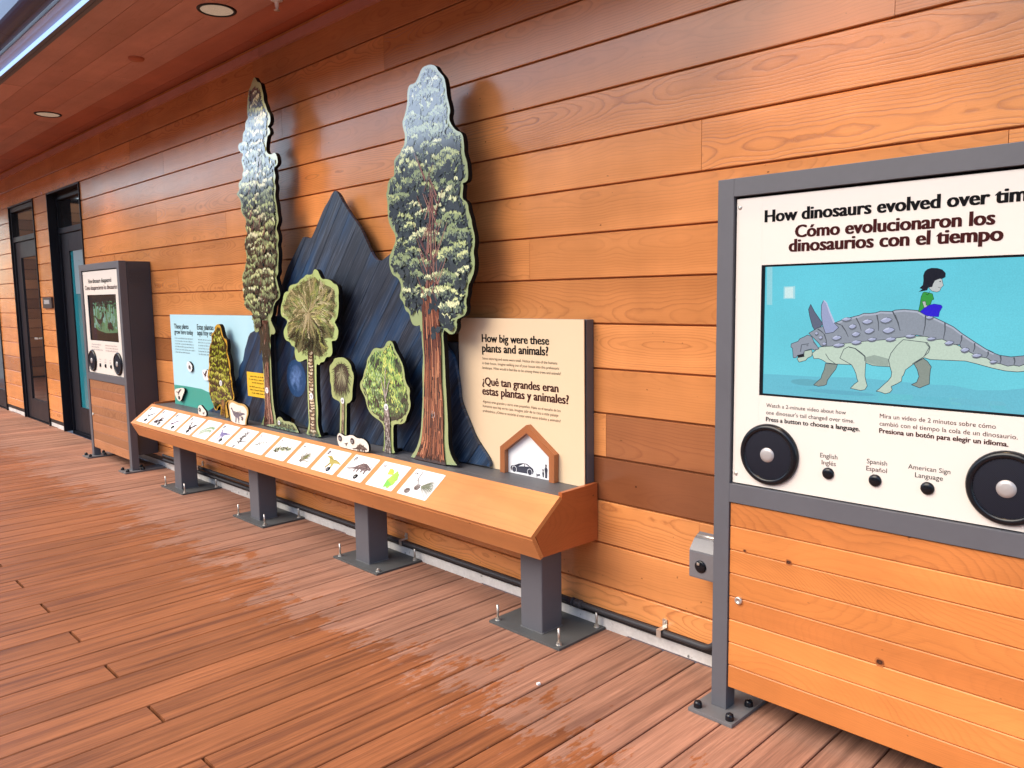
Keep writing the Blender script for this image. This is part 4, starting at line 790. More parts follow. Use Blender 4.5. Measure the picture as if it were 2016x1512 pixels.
def screen_left(t, cx, y, x0, x1, z0, z1, Z):
    S = lambda *c: tuple((v/255/12.92 if v < 11 else ((v/255+.055)/1.055)**2.4) for v in c)
    A = Art(vplane(y), 5, .0003, 5e-6); r = A.r
    A.poly([(x0, z0), (x1, z0), (x1, z1), (x0, z1)], S(88, 128, 92))
    W, H = x1-x0, z1-z0
    for _ in range(150):
        u, v = r.uniform(.02, .94), r.uniform(.22, .74); c = r.choice((S(110, 150, 128), S(78, 122, 82), S(120, 160, 146), S(92, 140, 100), S(70, 105, 74)))
        A.poly([(x0+W*u, z0+H*v), (x0+W*(u+.05), z0+H*v), (x0+W*(u+.045), z0+H*(v+.16)), (x0+W*(u+.004), z0+H*(v+.15))], jit(c, r, .1))
    for _ in range(160):
        u = r.uniform(.0, .96); v = 1-abs(r.gauss(0, .14)); v = max(.62, min(.97, v)); A.blob(x0+W*min(.97, max(.03, u)), z0+H*min(.96, v), W*.03, H*.03, r.choice((S(34, 40, 38), S(22, 28, 28), S(48, 58, 50))))
    A.poly([(x0, z1-H*.17), (x1, z1-H*.12), (x1, z1), (x0, z1)], S(26, 32, 32))
    A.poly([(x0, z0), (x1, z0), (x1, z0+H*.20), (x0+W*.8, z0+H*.18), (x0+W*.55, z0+H*.17), (x0+W*.3, z0+H*.22), (x0+W*.2, z0+H*.27), (x0, z0+H*.3)], S(24, 26, 20))
    A.poly([(x0, z0), (x0+W*.14, z0), (x0+W*.15, z1), (x0, z1)], S(18, 24, 30)); A.poly([(x0+W*.12, z0+H*.02), (x0+W*.22, z0+H*.02), (x0+W*.22, z0+H*.27), (x0+W*.12, z0+H*.28)], S(16, 16, 44))
    def P(L): return [(x0+W*a, z0+H*b) for a, b in L]
    d = S(32, 44, 38)
    A.poly(P([(.12, .55), (.22, .54), (.30, .47), (.40, .47), (.45, .55), (.47, .60), (.46, .66), (.50, .62), (.54, .57), (.53, .52), (.49, .50), (.46, .42), (.42, .38), (.40, .37), (.40, .24), (.37, .24), (.37, .36), (.33, .36), (.33, .24), (.31, .24), (.31, .37), (.27, .42), (.22, .50)]), d)
    A.poly(P([(.63, .28), (.66, .45), (.68, .38), (.72, .42), (.77, .40), (.80, .33), (.85, .24), (.80, .27), (.78, .22), (.74, .26), (.70, .25), (.69, .20), (.66, .26)]), S(26, 34, 34))
    A.build('screen', M['screen_dim'], t)
kiosk(-.820, 2.192, 1.0, 'near kiosk at right showing a spiky armoured dinosaur on a bright blue screen', (M['kiosk_wood'], [.28, 0, 0, .55, 0, 0, 0, .30], [(-.388, .556, .0034), (-.243, .553, .0058), (.03, .330, .0075)]),
      [('lettering', INK, [('How dinosaurs evolved over time', -.344, 1.566, .690, 2)]), ('lettering', MAR, [('Cómo evolucionaron los', -.249, 1.516, .505, 2), ('dinosaurios con el tiempo', -.267, 1.476, .542, 2)])], None, screen_right, body_right)
kiosk(-7.085, 2.188, .988, 'far kiosk at left beside the black doors, with a dark forest scene on its screen', (M['dull_wood'], [.1, 0, .15, .05, 0, .1, .2, 0], []),
      [('lettering', INK, [('How dinosaurs disappeared', -.300, 1.541, .575, 1)]), ('lettering', MAR, [('Cómo desaparecieron los dinosaurios', -.395, 1.484, .795, 1)])], None, screen_left, body_left)

# ------------------------------------------------------------------ the long exhibit bench
BX0, BX1 = -6.105, -1.985
bench = thing('exhibit_bench', 'long low exhibit bench with a sloping orange wood top on four grey posts', 'exhibit bench', (-4.04, 2.3, 0))
A0 = Vector((2.035, .472)); A1 = Vector((2.198, .5965)); E_ = (A1-A0).normalized(); NN = Vector((-E_.y, E_.x)); SL = (A1-A0).length
m = MB(); th = .018
def strip(m, x0, x1, prof, col, so=0.0):
    for i in range(len(prof)):
        p, q = prof[i], prof[(i+1) % len(prof)]; l = math.hypot(q[0]-p[0], q[1]-p[1]); off = i*.31
        m.face([(x0, p[0], p[1]), (x1, p[0], p[1]), (x1, q[0], q[1]), (x0, q[0], q[1])], 0, [(x0+so, off-l/2), (x1+so, off-l/2), (x1+so, off+l/2), (x0+so, off+l/2)], col)
    for x in (x0, x1): m.face([(x, p[0], p[1]) for p in (prof if x == x1 else prof[::-1])], 0, [(p[0]*1.0, p[1]) for p in (prof if x == x1 else prof[::-1])], col)
b0, b1 = A0-NN*th, A1-NN*th
strip(m, BX0, BX1, [(A0.x, A0.y), (A1.x, A1.y), (b1.x, b1.y), (b0.x, b0.y)], (.35, 0, .5)); m.build('sloping_top', M['bench_wood'], bench)
m = MB(); F0 = Vector((b0.x-.002, b0.y-.001)); F1 = Vector((2.088, .372)); dn = (F1-F0).normalized(); nn = Vector((-dn.y, dn.x))
F2, F3 = F1+nn*th, F0+nn*th
strip(m, BX0+.001, BX1-.001, [(F0.x, F0.y), (F3.x, F3.y+.001), (F2.x, F2.y), (F1.x, F1.y)], (.6, .12, .4), 4); m.build('front_board', M['bench_wood'], bench)
m = MB(); m.box(BX0+.02, BX1-.02, F2.x+.002, 2.425, .374, .392); m.build('bottom_board', M['bench_red'], bench)
for x, s in ((BX1, 1), (BX0, -1)):
    m = MB(); pr = [(2.2105, .5830), (2.2105, .606), (2.424, .609), (2.426, .374), (F2.x+.001, .378), (2.0625, .4685)]
    xa, xb = (x-.019, x-.001) if s > 0 else (x+.001, x+.019)
    n = len(pr)
    for q in ((xa, xb),):
        m.face([(xb, p[0], p[1]) for p in pr][::-1], 0, [(p[0]+5, p[1]-.5) for p in pr][::-1], (.3, .0, .6)); m.face([(xa, p[0], p[1]) for p in pr], 0, [(p[0], p[1]-.5) for p in pr], (.3, 0, .6))
        for i in range(n):
            a, b = pr[i], pr[(i+1) % n]; m.face([(xa, a[0], a[1]), (xb, a[0], a[1]), (xb, b[0], b[1]), (xa, b[0], b[1])], 0, [(a[0], .01), (a[0], .03), (b[0], .03), (b[0], .01)], (.5, .0, .2))
    m.build('end_panel', M['bench_red'], bench)
m = MB(); m.box(BX0+.02, BX1-.02, 2.199, 2.2465, .570, .595, 0, .002); m.box(BX0+.02, BX1-.02, 2.251, 2.424, .570, .594, 0, .002); m.box(BX0+.02, BX1-.02, 2.2467, 2.2508, .570, .580); m.build('shelf', M['shelf'], bench)
for x in (-2.153, -3.362, -4.537, -5.716):
    m = MB(); m.box(x-.060, x+.060, 2.205, 2.325, .0105, .3735, 0, .006); po = m.build('post', M['grey'], bench)
    m = MB(); q = .0605
    for k in range(30):
        for a in range(4):
            v = -.058+.004*k; dx, dy = ((v, -q), (v, q), (q, v), (-q, v))[a]; w_ = .0022+.0009*math.sin(k*2.1+a+x); m.box(x+dx-.0022, x+dx+.0022, 2.265+dy-.0022, 2.265+dy+.0022, .0102, .0102+w_*1.4)
    m.build('weld_bead', M['weld'], po)
    m = MB(); m.box(x-.198, x+.198, 2.153, 2.436, .0004, .010, 0, .001); m.build('base_plate', M['plate'], po)
    for i, (dx, dy) in enumerate(((-.172, 2.18), (.172, 2.18), (-.172, 2.41), (.172, 2.41))):
        h = .066 if not (i == 1 and x == -3.362) else .014
        m = MB(); m.cyl((x+dx, dy, .010), (0, 0, 1), .012, .012, .002, 14); m.cyl((x+dx, dy, .012), (0, 0, 1), .0095, .0095, .009, 6, sm=False); m.cyl((x+dx, dy, .021), (0, 0, 1), .0048, .0046, h-.010, 10); m.build('anchor_bolt', M['steel'], po)

# ------------------------------------------------------------------ info panels
lp = thing('info_panel', 'pale sky-blue info panel with a teal ground at the left end of the bench', 'info panel', (-5.2, 2.37, .595))
m = MB(); m.box(-5.984, -4.441, 2.3305, 2.4285, .596, 1.261, 0, .001); m.build('panel_box', M['grey_dark'], lp)
m = MB(); m.box(-5.986, -4.443, 2.325, 2.330, .595, 1.263); pan = m.build('face_sheet', M['sky_blue'], lp)
m = MB(); P = pts('teal'); P[0] = (-5.985, P[0][1]); P[-1] = (-5.985, .5955); P[3] = (-4.95, .672); P[4] = (-4.95, .66); P[-2] = (-5.16, .5955); P[-3] = (-5.06, .62)
m.prism(P, XZ(), 2.3242, 2.3249); m.build('printed_ground', M['teal'], lp)
fn = vplane(2.325); m = MB()
txt(m, 'These plants', -5.917, 1.161, fn, width=.255, bold=1); txt(m, 'grow here today', -5.919, 1.121, fn, width=.330, bold=1); txt(m, 'Estas plantas crecen', -5.515, 1.161, fn, width=.425, bold=1); txt(m, 'aquí hoy en día', -5.517, 1.121, fn, width=.325, bold=1); m.build('lettering', INK, lp)
m = MB(); r = random.Random(4)
for i in range(6): words(m, -5.920, 1.085-.0205*i, (.33, .315, .34, .335, .35, .26)[i], .0115, fn, r); words(m, -5.510, 1.085-.0205*i, (.36, .34, .37, .35, .36, .27)[i], .0115, fn, r)
m.build('lettering', plain('grey_ink', (.10, .13, .15), .6, .3), lp)
rp = thing('info_panel', 'cream info panel asking how big plants and animals were, behind the house outline', 'info panel', (-2.38, 2.40, .595))
m = MB(); m.box(-2.760, -2.007, 2.385, 2.4285, .596, 1.264, 0, .001); m.build('panel_box', M['grey'], rp)
m = MB(); m.box(-2.758, -2.012, 2.3765, 2.3848, .597, 1.262); m.build('shadow_gap', M['black'], rp)  # black filler drawn in as the shadow line behind the face sheet
m = MB(); m.box(-2.760, -2.009, 2.372, 2.3762, .595, 1.265); m.build('face_sheet', M['cream'], rp)
fn = vplane(2.372); m = MB(); m2 = MB()
txt(m, 'How big were these', -2.601, 1.160, fn, width=.406, bold=1.6); txt(m, 'plants and animals?', -2.600, 1.1155, fn, width=.400, bold=1.6)
for s, z, w_ in (('Some were big and some were small. Notice the size of the humans', 1.0815, .451), ('in their house. Imagine walking out of your house into this prehistoric', 1.0605, .461), ('landscape. What would it feel like to be among these trees and animals?', 1.0395, .470)): txt(m, s, -2.601, z, fn, width=w_)
txt(m2, '¿Qué tan grandes eran', -2.603, .968, fn, width=.457, bold=1.6); txt(m2, 'estas plantas y animales?', -2.604, .924, fn, width=.514, bold=1.6)
for s, z, w_ in (('Algunos eran grandes y otros eran pequeños. Fíjate en el tamaño de los', .8875, .469), ('humanos que hay en tu casa. Imagina salir de tu casa a este paisaje', .8670, .456), ('prehistórico. ¿Cómo te sentirías al estar entre estos árboles y animales?', .8455, .469)): txt(m2, s, -2.603, z, fn, width=w_)
m.build('lettering', INK, rp); m2.build('lettering', MAR, rp)

# ------------------------------------------------------------------ mountains cut from stained boards
def planks(name, parent, P, y0, th, first, pitch, seed, gap=.0022):
    ca, sa = math.cos(R_(48.8)), math.sin(R_(48.8)); rng = random.Random(seed); m = MB()
    vs = [-p[0]*sa+p[1]*ca for p in P]; k0 = math.floor((min(vs)-first)/pitch); k = k0
    while first+k*pitch < max(vs):
        a = first+k*pitch+gap/2; b = first+(k+1)*pitch-gap/2; k += 1
        Q = clip(clip(P, -sa, ca, a), sa, -ca, -b)
        if len(Q) < 3: continue
        col = (rng.random(), 0, rng.random()); b0 = len(m.f); m.prism(Q, XZ(), y0+rng.uniform(0, .0008), y0+th, 0, 0, True, col)
        for i in range(b0, len(m.f)):
            m.uv[i] = [(m.v[j][0]*ca+m.v[j][2]*sa+rng.random()*0+k*3.7, -m.v[j][0]*sa+m.v[j][2]*ca) for j in m.f[i]]
    o = m.build(name, M['mountain'], parent)
    return o
mt = thing('mountain_cutout', 'tall dark blue mountain peak of slanted stained boards behind the cutout trees', 'mountain board', (-3.5, 2.36, .595))
MP = [(x, max(z, .5945)) for x, z in pts('mountain')]; MP = smooth_poly(MP, 1)
planks('boards', mt, MP, 2.350, .016, 4.07, -.0915 if False else .0915, 6)
def shrink(P, k=.985):
    cx = sum(p[0] for p in P)/len(P); cz = sum(p[1] for p in P)/len(P); return [(cx+(p[0]-cx)*k, cz+(p[1]-cz)*k) for p in P]
m = MB(); m.prism(shrink(MP, .99), XZ(), 2.3665, 2.3712); m.build('backing_sheet', M['black'], mt)
m = MB(); m.box(-4.30, -2.78, 2.3745, 2.4285, .60, 1.15); m.box(-3.80, -3.60, 2.3745, 2.4285, 1.152, 1.75); m.build('batten', M['grey_dark'], mt)
mo = pts('moon'); cxm, czm = mo[4]; rm = .111
m = MB(); n = 40
m.face([(cxm+rm*math.cos(2*math.pi*i/n), 2.3488, czm+rm*math.sin(2*math.pi*i/n)) for i in range(n)][::-1], 0, [(math.cos(2*math.pi*i/n), math.sin(2*math.pi*i/n)) for i in range(n)][::-1]); m.build('painted_disc', M['moon'], mt)
lm = thing('mountain_cutout', 'small dark blue mountain slope fixed to the pale blue panel behind the yellow notice', 'mountain board', (-4.8, 2.32, .595))
LP = [(min(x, -4.4445), max(z, .5955)) for x, z in pts('leftmtn')]; LP[0] = (-4.4445, 1.16); LP = LP[:1]+LP[1:]; planks('boards', lm, LP, 2.312, .0115, 4.03, .0915, 16)
nt_ = thing('notice', 'small yellow notice on the left mountain behind the tall narrow tree', 'notice', (-4.61, 2.31, .75))
m = MB(); m.box(-4.762, -4.470, 2.3095, 2.3117, .753, .908); m.build('sheet', M['yellow'], nt_)
m = MB(); r = random.Random(6); fn = vplane(2.3095)
for i, (a, w_) in enumerate(((-.245, .20), (-.262, .235), (-.225, .16), (-.262, .23), (-.255, .235), (-.235, .18))): words(m, -4.47+a, .877-.0195*i-(.008 if i > 2 else 0), w_, .012, fn, r)
m.build('lettering', INK, nt_)

# ------------------------------------------------------------------ painted cutouts standing on the shelf
def srgb(*c): return tuple((v/255/12.92 if v < 11 else ((v/255+.055)/1.055)**2.4) for v in c)
def badge(parent, x, z, y, r, num, dark=False):
    m = MB(); n = 24; m.prism([(x+r*math.cos(2*math.pi*i/n), z+r*math.sin(2*math.pi*i/n)) for i in range(n)], XZ(), y-.0062, y-.0052)
    if dark: txt(m, num, x, z-r*.52, vplane(y-.0062), size=r*1.45 if len(num) < 2 else r*1.25, align='C', mi=1, bold=1)
    else: txt(m, num, x, z-r*.50, vplane(y-.0062), size=r*1.4 if len(num) < 2 else r*1.2, align='C', mi=1, bold=1)
    m.build('number_badge', [M['dark_badge'], M['white']] if dark else [M['white'], M['ink']], parent)
M['dark_badge'] = plain('dark_badge_ink', (.035, .014, .018), .4, .4)
def cutout(name, label, cat, key, y, th, face, side, zmin=.5955, group=None, it=1, foot=None):
    P = [(x, max(z, zmin)) for x, z in (pts(key) if isinstance(key, str) else key)]
    if it: P = smooth_poly(P, it)
    cx = sum(p[0] for p in P)/len(P); t = thing(name, label, cat, (cx, y+th/2, min(p[1] for p in P)), group)
    m = MB(); m.prism(P, XZ(), y, y+th, 0, 1); m.build('plate', [face, side], t)
    if foot:
        m = MB()
        for fx in foot: m.box(fx-.012, fx+.012, y+th+.0005, 2.349, zmin+.0, zmin+.012, 0); m.box(fx-.012, fx+.012, y+th+.0005, y+th+.003, zmin+.0125, zmin+.05, 0)
        m.build('foot_bracket', M['black'], t)
    return t, P
SH = .5955
def spread(P, r, n, dmin):
    o = []
    for _ in range(n*60):
        if len(o) >= n: break
        q = sample(P, r, 1)[0]
        if all((q[0]-a)**2+(q[1]-b)**2 > dmin*dmin for a, b in o): o.append(q)
    return o
def sample(P, r, n):
    x0, x1, z0, z1 = bbox(P); o = []
    while len(o) < n:
        x, z = r.uniform(x0, x1), r.uniform(z0, z1)
        if inside(P, x, z): o.append((x, z))
    return o
def clipin(P, lim):
    # pull vertices that fall outside the limit towards the middle of the shape
    cx = sum(p[0] for p in P)/len(P); o = []
    for x, z in P:
        for _ in range(30):
            if inside(lim, x, z): break
            x += (cx-x)*.06
        o.append((x, z))
    return o
def bark(A, P, cols, n, wmin, wmax, lmin, lmax, taper=True):
    r = A.r; x0, x1, z0, z1 = bbox(P); A.poly(P, cols[0])
    # half-width profile by height so the strokes follow the flare
    H = 60; prof = []
    for i in range(H+1):
        z = z0+(z1-z0)*i/H; xs = [x0+(x1-x0)*j/120 for j in range(121) if inside(P, x0+(x1-x0)*j/120, min(max(z, z0+.002), z1-.002))]
        prof.append((min(xs), max(xs)) if xs else (None, None))
    def at(z, u):
        i = int(max(0, min(H, round((z-z0)/(z1-z0)*H)))); a, b = prof[i]
        return None if a is None else a+(b-a)*u
    for _ in range(n):
        u = r.random(); za = r.uniform(z0, z1); l = r.uniform(lmin, lmax); k = r.choice(cols[1:]); c = jit(k, r, .25); w_ = r.uniform(wmin, wmax); L = []
        for s in range(5):
            z = za+l*s/4; x = at(z, min(.97, max(.03, u+r.uniform(-.015, .015))))
            if x is None or z > z1 or z < z0: break
            L.append((x, z))
        if len(L) > 2: A.line(L, w_, w_*.4, c)
def foliage(A, P, dark, mids, lights, ncl, size, nh, arc=True, droop=0.0, edge=260, fine=1.0):
    """painted clumps: a dark mass with a ragged edge, rounded mid-tone lobes, and pale brush marks along the top of every lobe"""
    r = A.r; A.poly(clipin(P, A.lim), dark); n = len(P)
    for _ in range(edge):                                           # ragged outline: short tufts past the edge
        i = r.randrange(n); a, b = P[i], P[(i+1) % n]; t = r.random(); x, z = a[0]+(b[0]-a[0])*t, a[1]+(b[1]-a[1])*t
        nx, nz = -(b[1]-a[1]), b[0]-a[0]; ang = math.atan2(nz, nx)
        if inside(P, x+math.cos(ang)*.004, z+math.sin(ang)*.004): ang += math.pi
        ang += r.uniform(-.8, .8); ang = ang*(1-droop)-droop*1.57
        A.leaf(x-math.cos(ang)*size*.12, z-math.sin(ang)*size*.12, size*r.uniform(.2, .38), size*.045, ang, jit(r.choice([dark]+mids[:1]), r, .3))
    for x, z in sample(P, r, int(ncl*26)):                          # loose mid-tone brushwork under the clumps
        c = jit(r.choice(mids[:3]), r, .28)
        A.leaf(x, z, size*r.uniform(.07, .20), size*.028, -1.57+r.uniform(-.5, .5) if droop > .5 else r.uniform(0, 3.14) if not droop else -1.57+r.uniform(-1, 1), c)
    cl = sorted(spread(P, r, ncl, size*.44), key=lambda q: -q[1]+r.uniform(-size, size)*.6)
    for x, z in cl:
        s = size*r.uniform(.65, 1.3); light = r.choice(lights); nl = r.randint(3, 6)
        for k in range(10): A.blob(x+r.gauss(0, s*.28), z-s*.12+r.gauss(0, s*.16), s*.13, s*.10, jit(dark, r, .35), r.random()*3, 7)
        for k in range(nl):
            u = (k+.5)/nl*2-1; lx, lz, q = x+u*s*.52, z+s*.20*(1-u*u)+r.uniform(-.05, .05)*s, s*r.uniform(.15, .24)
            if not inside(P, lx, lz): continue
            for _ in range(int(nh*.9*fine)):                       # body of the lobe
                a = r.uniform(-.6, 3.7); d = math.sqrt(r.random())*q; bx, bz = lx+math.cos(a)*d, lz+math.sin(a)*d*.85
                if not inside(P, bx, bz): continue
                h = (bz-lz)/q; c = mids[min(len(mids)-1, max(0, int((h*.5+.5+r.uniform(-.25, .25))*len(mids))))]
                if droop: A.leaf(bx, bz, s*r.uniform(.14, .34), s*.028, -1.57+r.uniform(-.5, .5), jit(c, r, .25))
                else: A.leaf(bx, bz, s*r.uniform(.06, .14), s*.028, r.uniform(.3, 2.8), jit(c, r, .25))
            if r.random() < .90:
                w0 = r.uniform(.4, 1.2); w1 = r.uniform(1.7, 2.7)
                for _ in range(nh):                                 # lit upper rim
                    a = r.uniform(w0, w1); d = q*r.gauss(.88 if arc else .6, .13); bx, bz = lx+math.cos(a)*d, lz+math.sin(a)*d*.85
                    if not inside(P, bx, bz): continue
                    c = jit(light, r, .2)
                    if droop: A.leaf(bx, bz, s*r.uniform(.12, .28), s*.026, -1.57+r.uniform(-.45, .45), c)
                    else: A.leaf(bx, bz, s*r.uniform(.05, .11), s*.026, a+r.uniform(-.9, .9), c)
TY = 2.262
# sequoia
t, P = cutout('tree_cutout', 'broad tall redwood cutout with a thick reddish trunk numbered 14', 'tree cutout', 'sequoia', TY, .024, M['plate_sage'] if 'plate_sage' in M else M['green_a'], M['black'], SH, 'painted tree cutouts', foot=[-2.86])
TR, CRN = pts('sequoia_trunk'), pts('sequoia_crown'); TR = [(x, max(z, SH+.0015)) for x, z in TR]
A = Art(vplane(TY), 41); A.lim = offset(P, .008); foliage(A, CRN, srgb(56, 62, 66), [srgb(72, 80, 82), srgb(96, 108, 98), srgb(122, 136, 110), srgb(150, 164, 126)], [srgb(216, 224, 160), srgb(190, 202, 140), srgb(150, 166, 118), srgb(228, 232, 180)], 80, .150, 20, edge=520)
r = A.r; tx = -2.80
for _ in range(46):                                                  # reddish limbs showing between the clumps
    z = r.uniform(1.18, 1.92); x = tx+r.uniform(-.06, .06); s = r.choice((-1, 1)); l = r.uniform(.05, .16)
    Q = [(x+s*l*k*.5, z+l*k*.9) for k in (0, .33, .66, 1)]
    if all(inside(CRN, *q) for q in Q): A.line(Q, .006, .002, r.choice((srgb(140, 92, 84), srgb(110, 72, 70), srgb(168, 122, 108))))
A.build('painted_crown', M['paint'], t)
A = Art(vplane(TY-.0045), 42); UP = [(TR[0][0], TR[0][1]+.20)]+TR[1:-1]+[(TR[-1][0]-.02, TR[-1][1]+.20)]; bark(A, UP, [srgb(64, 36, 27), srgb(40, 22, 18), srgb(120, 68, 46), srgb(160, 98, 68), srgb(92, 50, 36), srgb(190, 130, 94), srgb(64, 36, 28), srgb(138, 80, 56)], 900, .003, .010, .05, .30)
for k in range(60): z = 1.16+r.uniform(0, .60); u = r.uniform(-1, 1); w_ = .075*(1-(z-1.16)/.7); A.line([(tx+u*w_, z), (tx+u*w_*.95+.004, z+.05), (tx+u*w_*.8+.006, z+.12)], .006, .003, jit(r.choice((srgb(120, 80, 70), srgb(80, 52, 48), srgb(160, 112, 96))), r, .2)) if inside(CRN, tx, z) else None
A.build('painted_trunk', M['paint'], t); badge(t, -2.819, .825, TY, .018, '14')
# redwood
t, P = cutout('tree_cutout', 'tall narrow spire-shaped redwood cutout numbered 7 on a sage green plate', 'tree cutout', 'redwood', TY, .024, M['green_a'], M['black'], SH, 'painted tree cutouts', foot=[-4.40])
TR, CRN = [(x, max(z, SH+.0015)) for x, z in pts('redwood_trunk')], pts('redwood_crown')
A = Art(vplane(TY), 51); A.lim = offset(P, .007); foliage(A, CRN, srgb(50, 53, 50), [srgb(60, 63, 58), srgb(72, 78, 66), srgb(98, 106, 82), srgb(128, 140, 102)], [srgb(212, 220, 160), srgb(178, 192, 132), srgb(136, 150, 108), srgb(226, 228, 186)], 130, .095, 12, arc=True, droop=.25, edge=460)
r = A.r
for _ in range(40):
    z = r.uniform(1.3, 2.2); x = -4.43+r.uniform(-.10, .10); l = r.uniform(.02, .07)
    if inside(CRN, x, z): A.line([(x, z), (x+l*.25, z+l*.5), (x+l*.4, z+l)], .006, .003, r.choice((srgb(140, 96, 88), srgb(110, 74, 72))))
A.build('painted_crown', M['paint'], t)
A = Art(vplane(TY-.0045), 52); bark(A, TR, [srgb(66, 42, 36), srgb(44, 27, 24), srgb(104, 64, 54), srgb(140, 96, 80), srgb(82, 48, 42), srgb(184, 146, 124)], 300, .003, .008, .06, .3)
for _ in range(70): x = -4.395+r.uniform(-.065, .05); z = r.uniform(1.02, 1.24); A.leaf(x, z, r.uniform(.04, .09), .010, -1.57+r.uniform(-.3, .3), jit(srgb(50, 52, 46), r, .3))
A.build('painted_trunk', M['paint'], t); badge(t, -4.401, .819, TY, .018, '7')
# palm-like cycad
t, P = cutout('tree_cutout', 'round-headed feathery tree cutout with a pale scaly trunk numbered 9 on a lime plate', 'tree cutout', 'palm', TY, .024, M['green_b'], M['black'], SH, 'painted tree cutouts', foot=[-3.9])
TR, CRN = [(x, max(z, SH+.0015)) for x, z in pts('palm_trunk')], pts('palm_crown')
A = Art(vplane(TY), 61); A.lim = offset(P, .006); r = A.r; x0, x1, z0, z1 = bbox(CRN); cx, cz = x0+(x1-x0)*.52, z0+(z1-z0)*.54
A.poly([(cx+(x-cx)*.95, cz+(z-cz)*.95) for x, z in CRN], srgb(112, 112, 78))
def reach(a):
    L = 0
    while inside(CRN, cx+math.cos(a)*(L+.012), cz+math.sin(a)*(L+.012)) and L < .5: L += .008
    return L
for i in range(520):
    a = r.uniform(-math.pi, math.pi); RL = reach(a); s0 = RL*r.uniform(0, .72)**1.0; ad = a+r.gauss(0, .34); L = min(RL*r.uniform(.30, .55), RL*1.06-s0); bend = r.uniform(-.6, .6); ox, oz = cx+math.cos(a)*s0, cz+math.sin(a)*s0
    low = math.sin(a) < -.5 and s0 > RL*.25
    pal = [srgb(46, 52, 40), srgb(70, 76, 54), srgb(36, 40, 34), srgb(96, 98, 70)] if (low and r.random() < .8) or i < 90 else [srgb(164, 152, 108), srgb(206, 192, 144), srgb(128, 128, 80), srgb(178, 182, 102), srgb(104, 98, 68), srgb(146, 168, 100), srgb(222, 210, 168), srgb(96, 106, 66)]
    c = jit(r.choice(pal), r, .18); Q = [(ox+math.cos(ad+bend*k)*L*k, oz+math.sin(ad+bend*k)*L*k) for k in (0, .3, .55, .8, 1)]
    A.line(Q, .0032, .0014, c)
    for k in range(2, 11):
        f = k/11; x, z = ox+math.cos(ad+bend*f)*L*f, oz+math.sin(ad+bend*f)*L*f; l = .026*(1.1-f*.5)
        for sg in (-1, 1):
            if r.random() < .85: A.leaf(x, z, l*r.uniform(.7, 1.2), .0015, ad+bend*f+sg*r.uniform(.4, .75), jit(c, r, .25))
for i in range(26):                                                   # pale stems running down into the trunk
    a = -1.57+r.uniform(-.9, .9) if i < 16 else r.uniform(-math.pi, math.pi); L = reach(a)*r.uniform(.3, .6); A.line([(cx, cz+.01), (cx+math.cos(a)*L*.5, cz+math.sin(a)*L*.45), (cx+math.cos(a)*L, cz+math.sin(a)*L-.01)], .0045, .002, jit(r.choice((srgb(206, 192, 150), srgb(166, 152, 112))), r, .15))
A.build('painted_crown', M['paint'], t)
A = Art(vplane(TY-.0045), 62); r = A.r; A.poly(TR, srgb(88, 74, 58)); tx0, tx1, tz0, tz1 = bbox(TR)
z = SH+.004
while z < tz1-.01:
    xs = [tx0+(tx1-tx0)*j/60 for j in range(61) if inside(TR, tx0+(tx1-tx0)*j/60, z+.006)]
    if xs:
        a, b = min(xs), max(xs); w_ = (b-a)
        for _ in range(2): q = r.random(); A.blob(a+w_*(.25+.5*q), z+.008, w_*.28, .010, jit(r.choice((srgb(196, 180, 148), srgb(158, 138, 106), srgb(216, 204, 176))), r, .15), r.uniform(-.3, .3), 8, .25)
        A.line([(a+.003, z+.002), (a+w_*.5, z-.004), (b-.003, z+.003)], .006, .006, jit(srgb(46, 36, 30), r, .3))
        if r.random() < .5: A.blob(a+w_*r.choice((.12, .88)), z+.006, w_*.10, .008, srgb(40, 32, 28))
    z += r.uniform(.014, .022)
for _ in range(26): x = -3.905+r.uniform(-.075, .075); A.leaf(x, SH+.002, r.uniform(.02, .05), .003, 1.57+r.uniform(-.5, .5), jit(srgb(70, 82, 50), r, .3))
A.build('painted_trunk', M['paint'], t); badge(t, -3.889, .824, TY, .018, '9')
# tree fern
t, P = cutout('tree_cutout', 'small mop-headed tree fern cutout with a thin stem numbered 10 on a moss green plate', 'tree cutout', 'fern', TY, .024, M['green_c'], M['black'], SH, 'painted tree cutouts', foot=[-3.60])
TR, CRN = [(x, max(z, SH+.0015)) for x, z in pts('fern_trunk')], pts('fern_crown')
A = Art(vplane(TY), 71); A.lim = offset(P, .007); r = A.r; x0, x1, z0, z1 = bbox(CRN); cx, cz = (x0+x1)/2-.004, z1-(z1-z0)*.30
A.poly([(cx+(x-cx)*.72, cz+(z-cz)*.74) for x, z in CRN], srgb(40, 42, 34))
for i in range(560):
    a = r.uniform(-math.pi, math.pi) if r.random() < .5 else r.uniform(-2.6, -.5); L = 0
    while inside(CRN, cx+math.cos(a)*(L+.006), cz+math.sin(a)*(L+.006)) and L < .4: L += .006
    L *= r.uniform(.5, 1.08); c = jit(r.choice((srgb(38, 40, 34), srgb(58, 62, 46), srgb(26, 28, 26), srgb(84, 88, 64)) if i < 470 else (srgb(120, 122, 92), srgb(96, 102, 72), srgb(150, 150, 118))), r, .2); s0 = r.uniform(0, .4) if i < 470 else r.uniform(0, .2)
    if i >= 470: L *= .6
    A.line([(cx+math.cos(a)*L*s0, cz+math.sin(a)*L*s0), (cx+math.cos(a)*L*.7, cz+math.sin(a)*L*.7), (cx+math.cos(a)*L, cz+math.sin(a)*L-.012*abs(math.cos(a)))], .0034, .0012, c)
A.build('painted_crown', M['paint'], t)
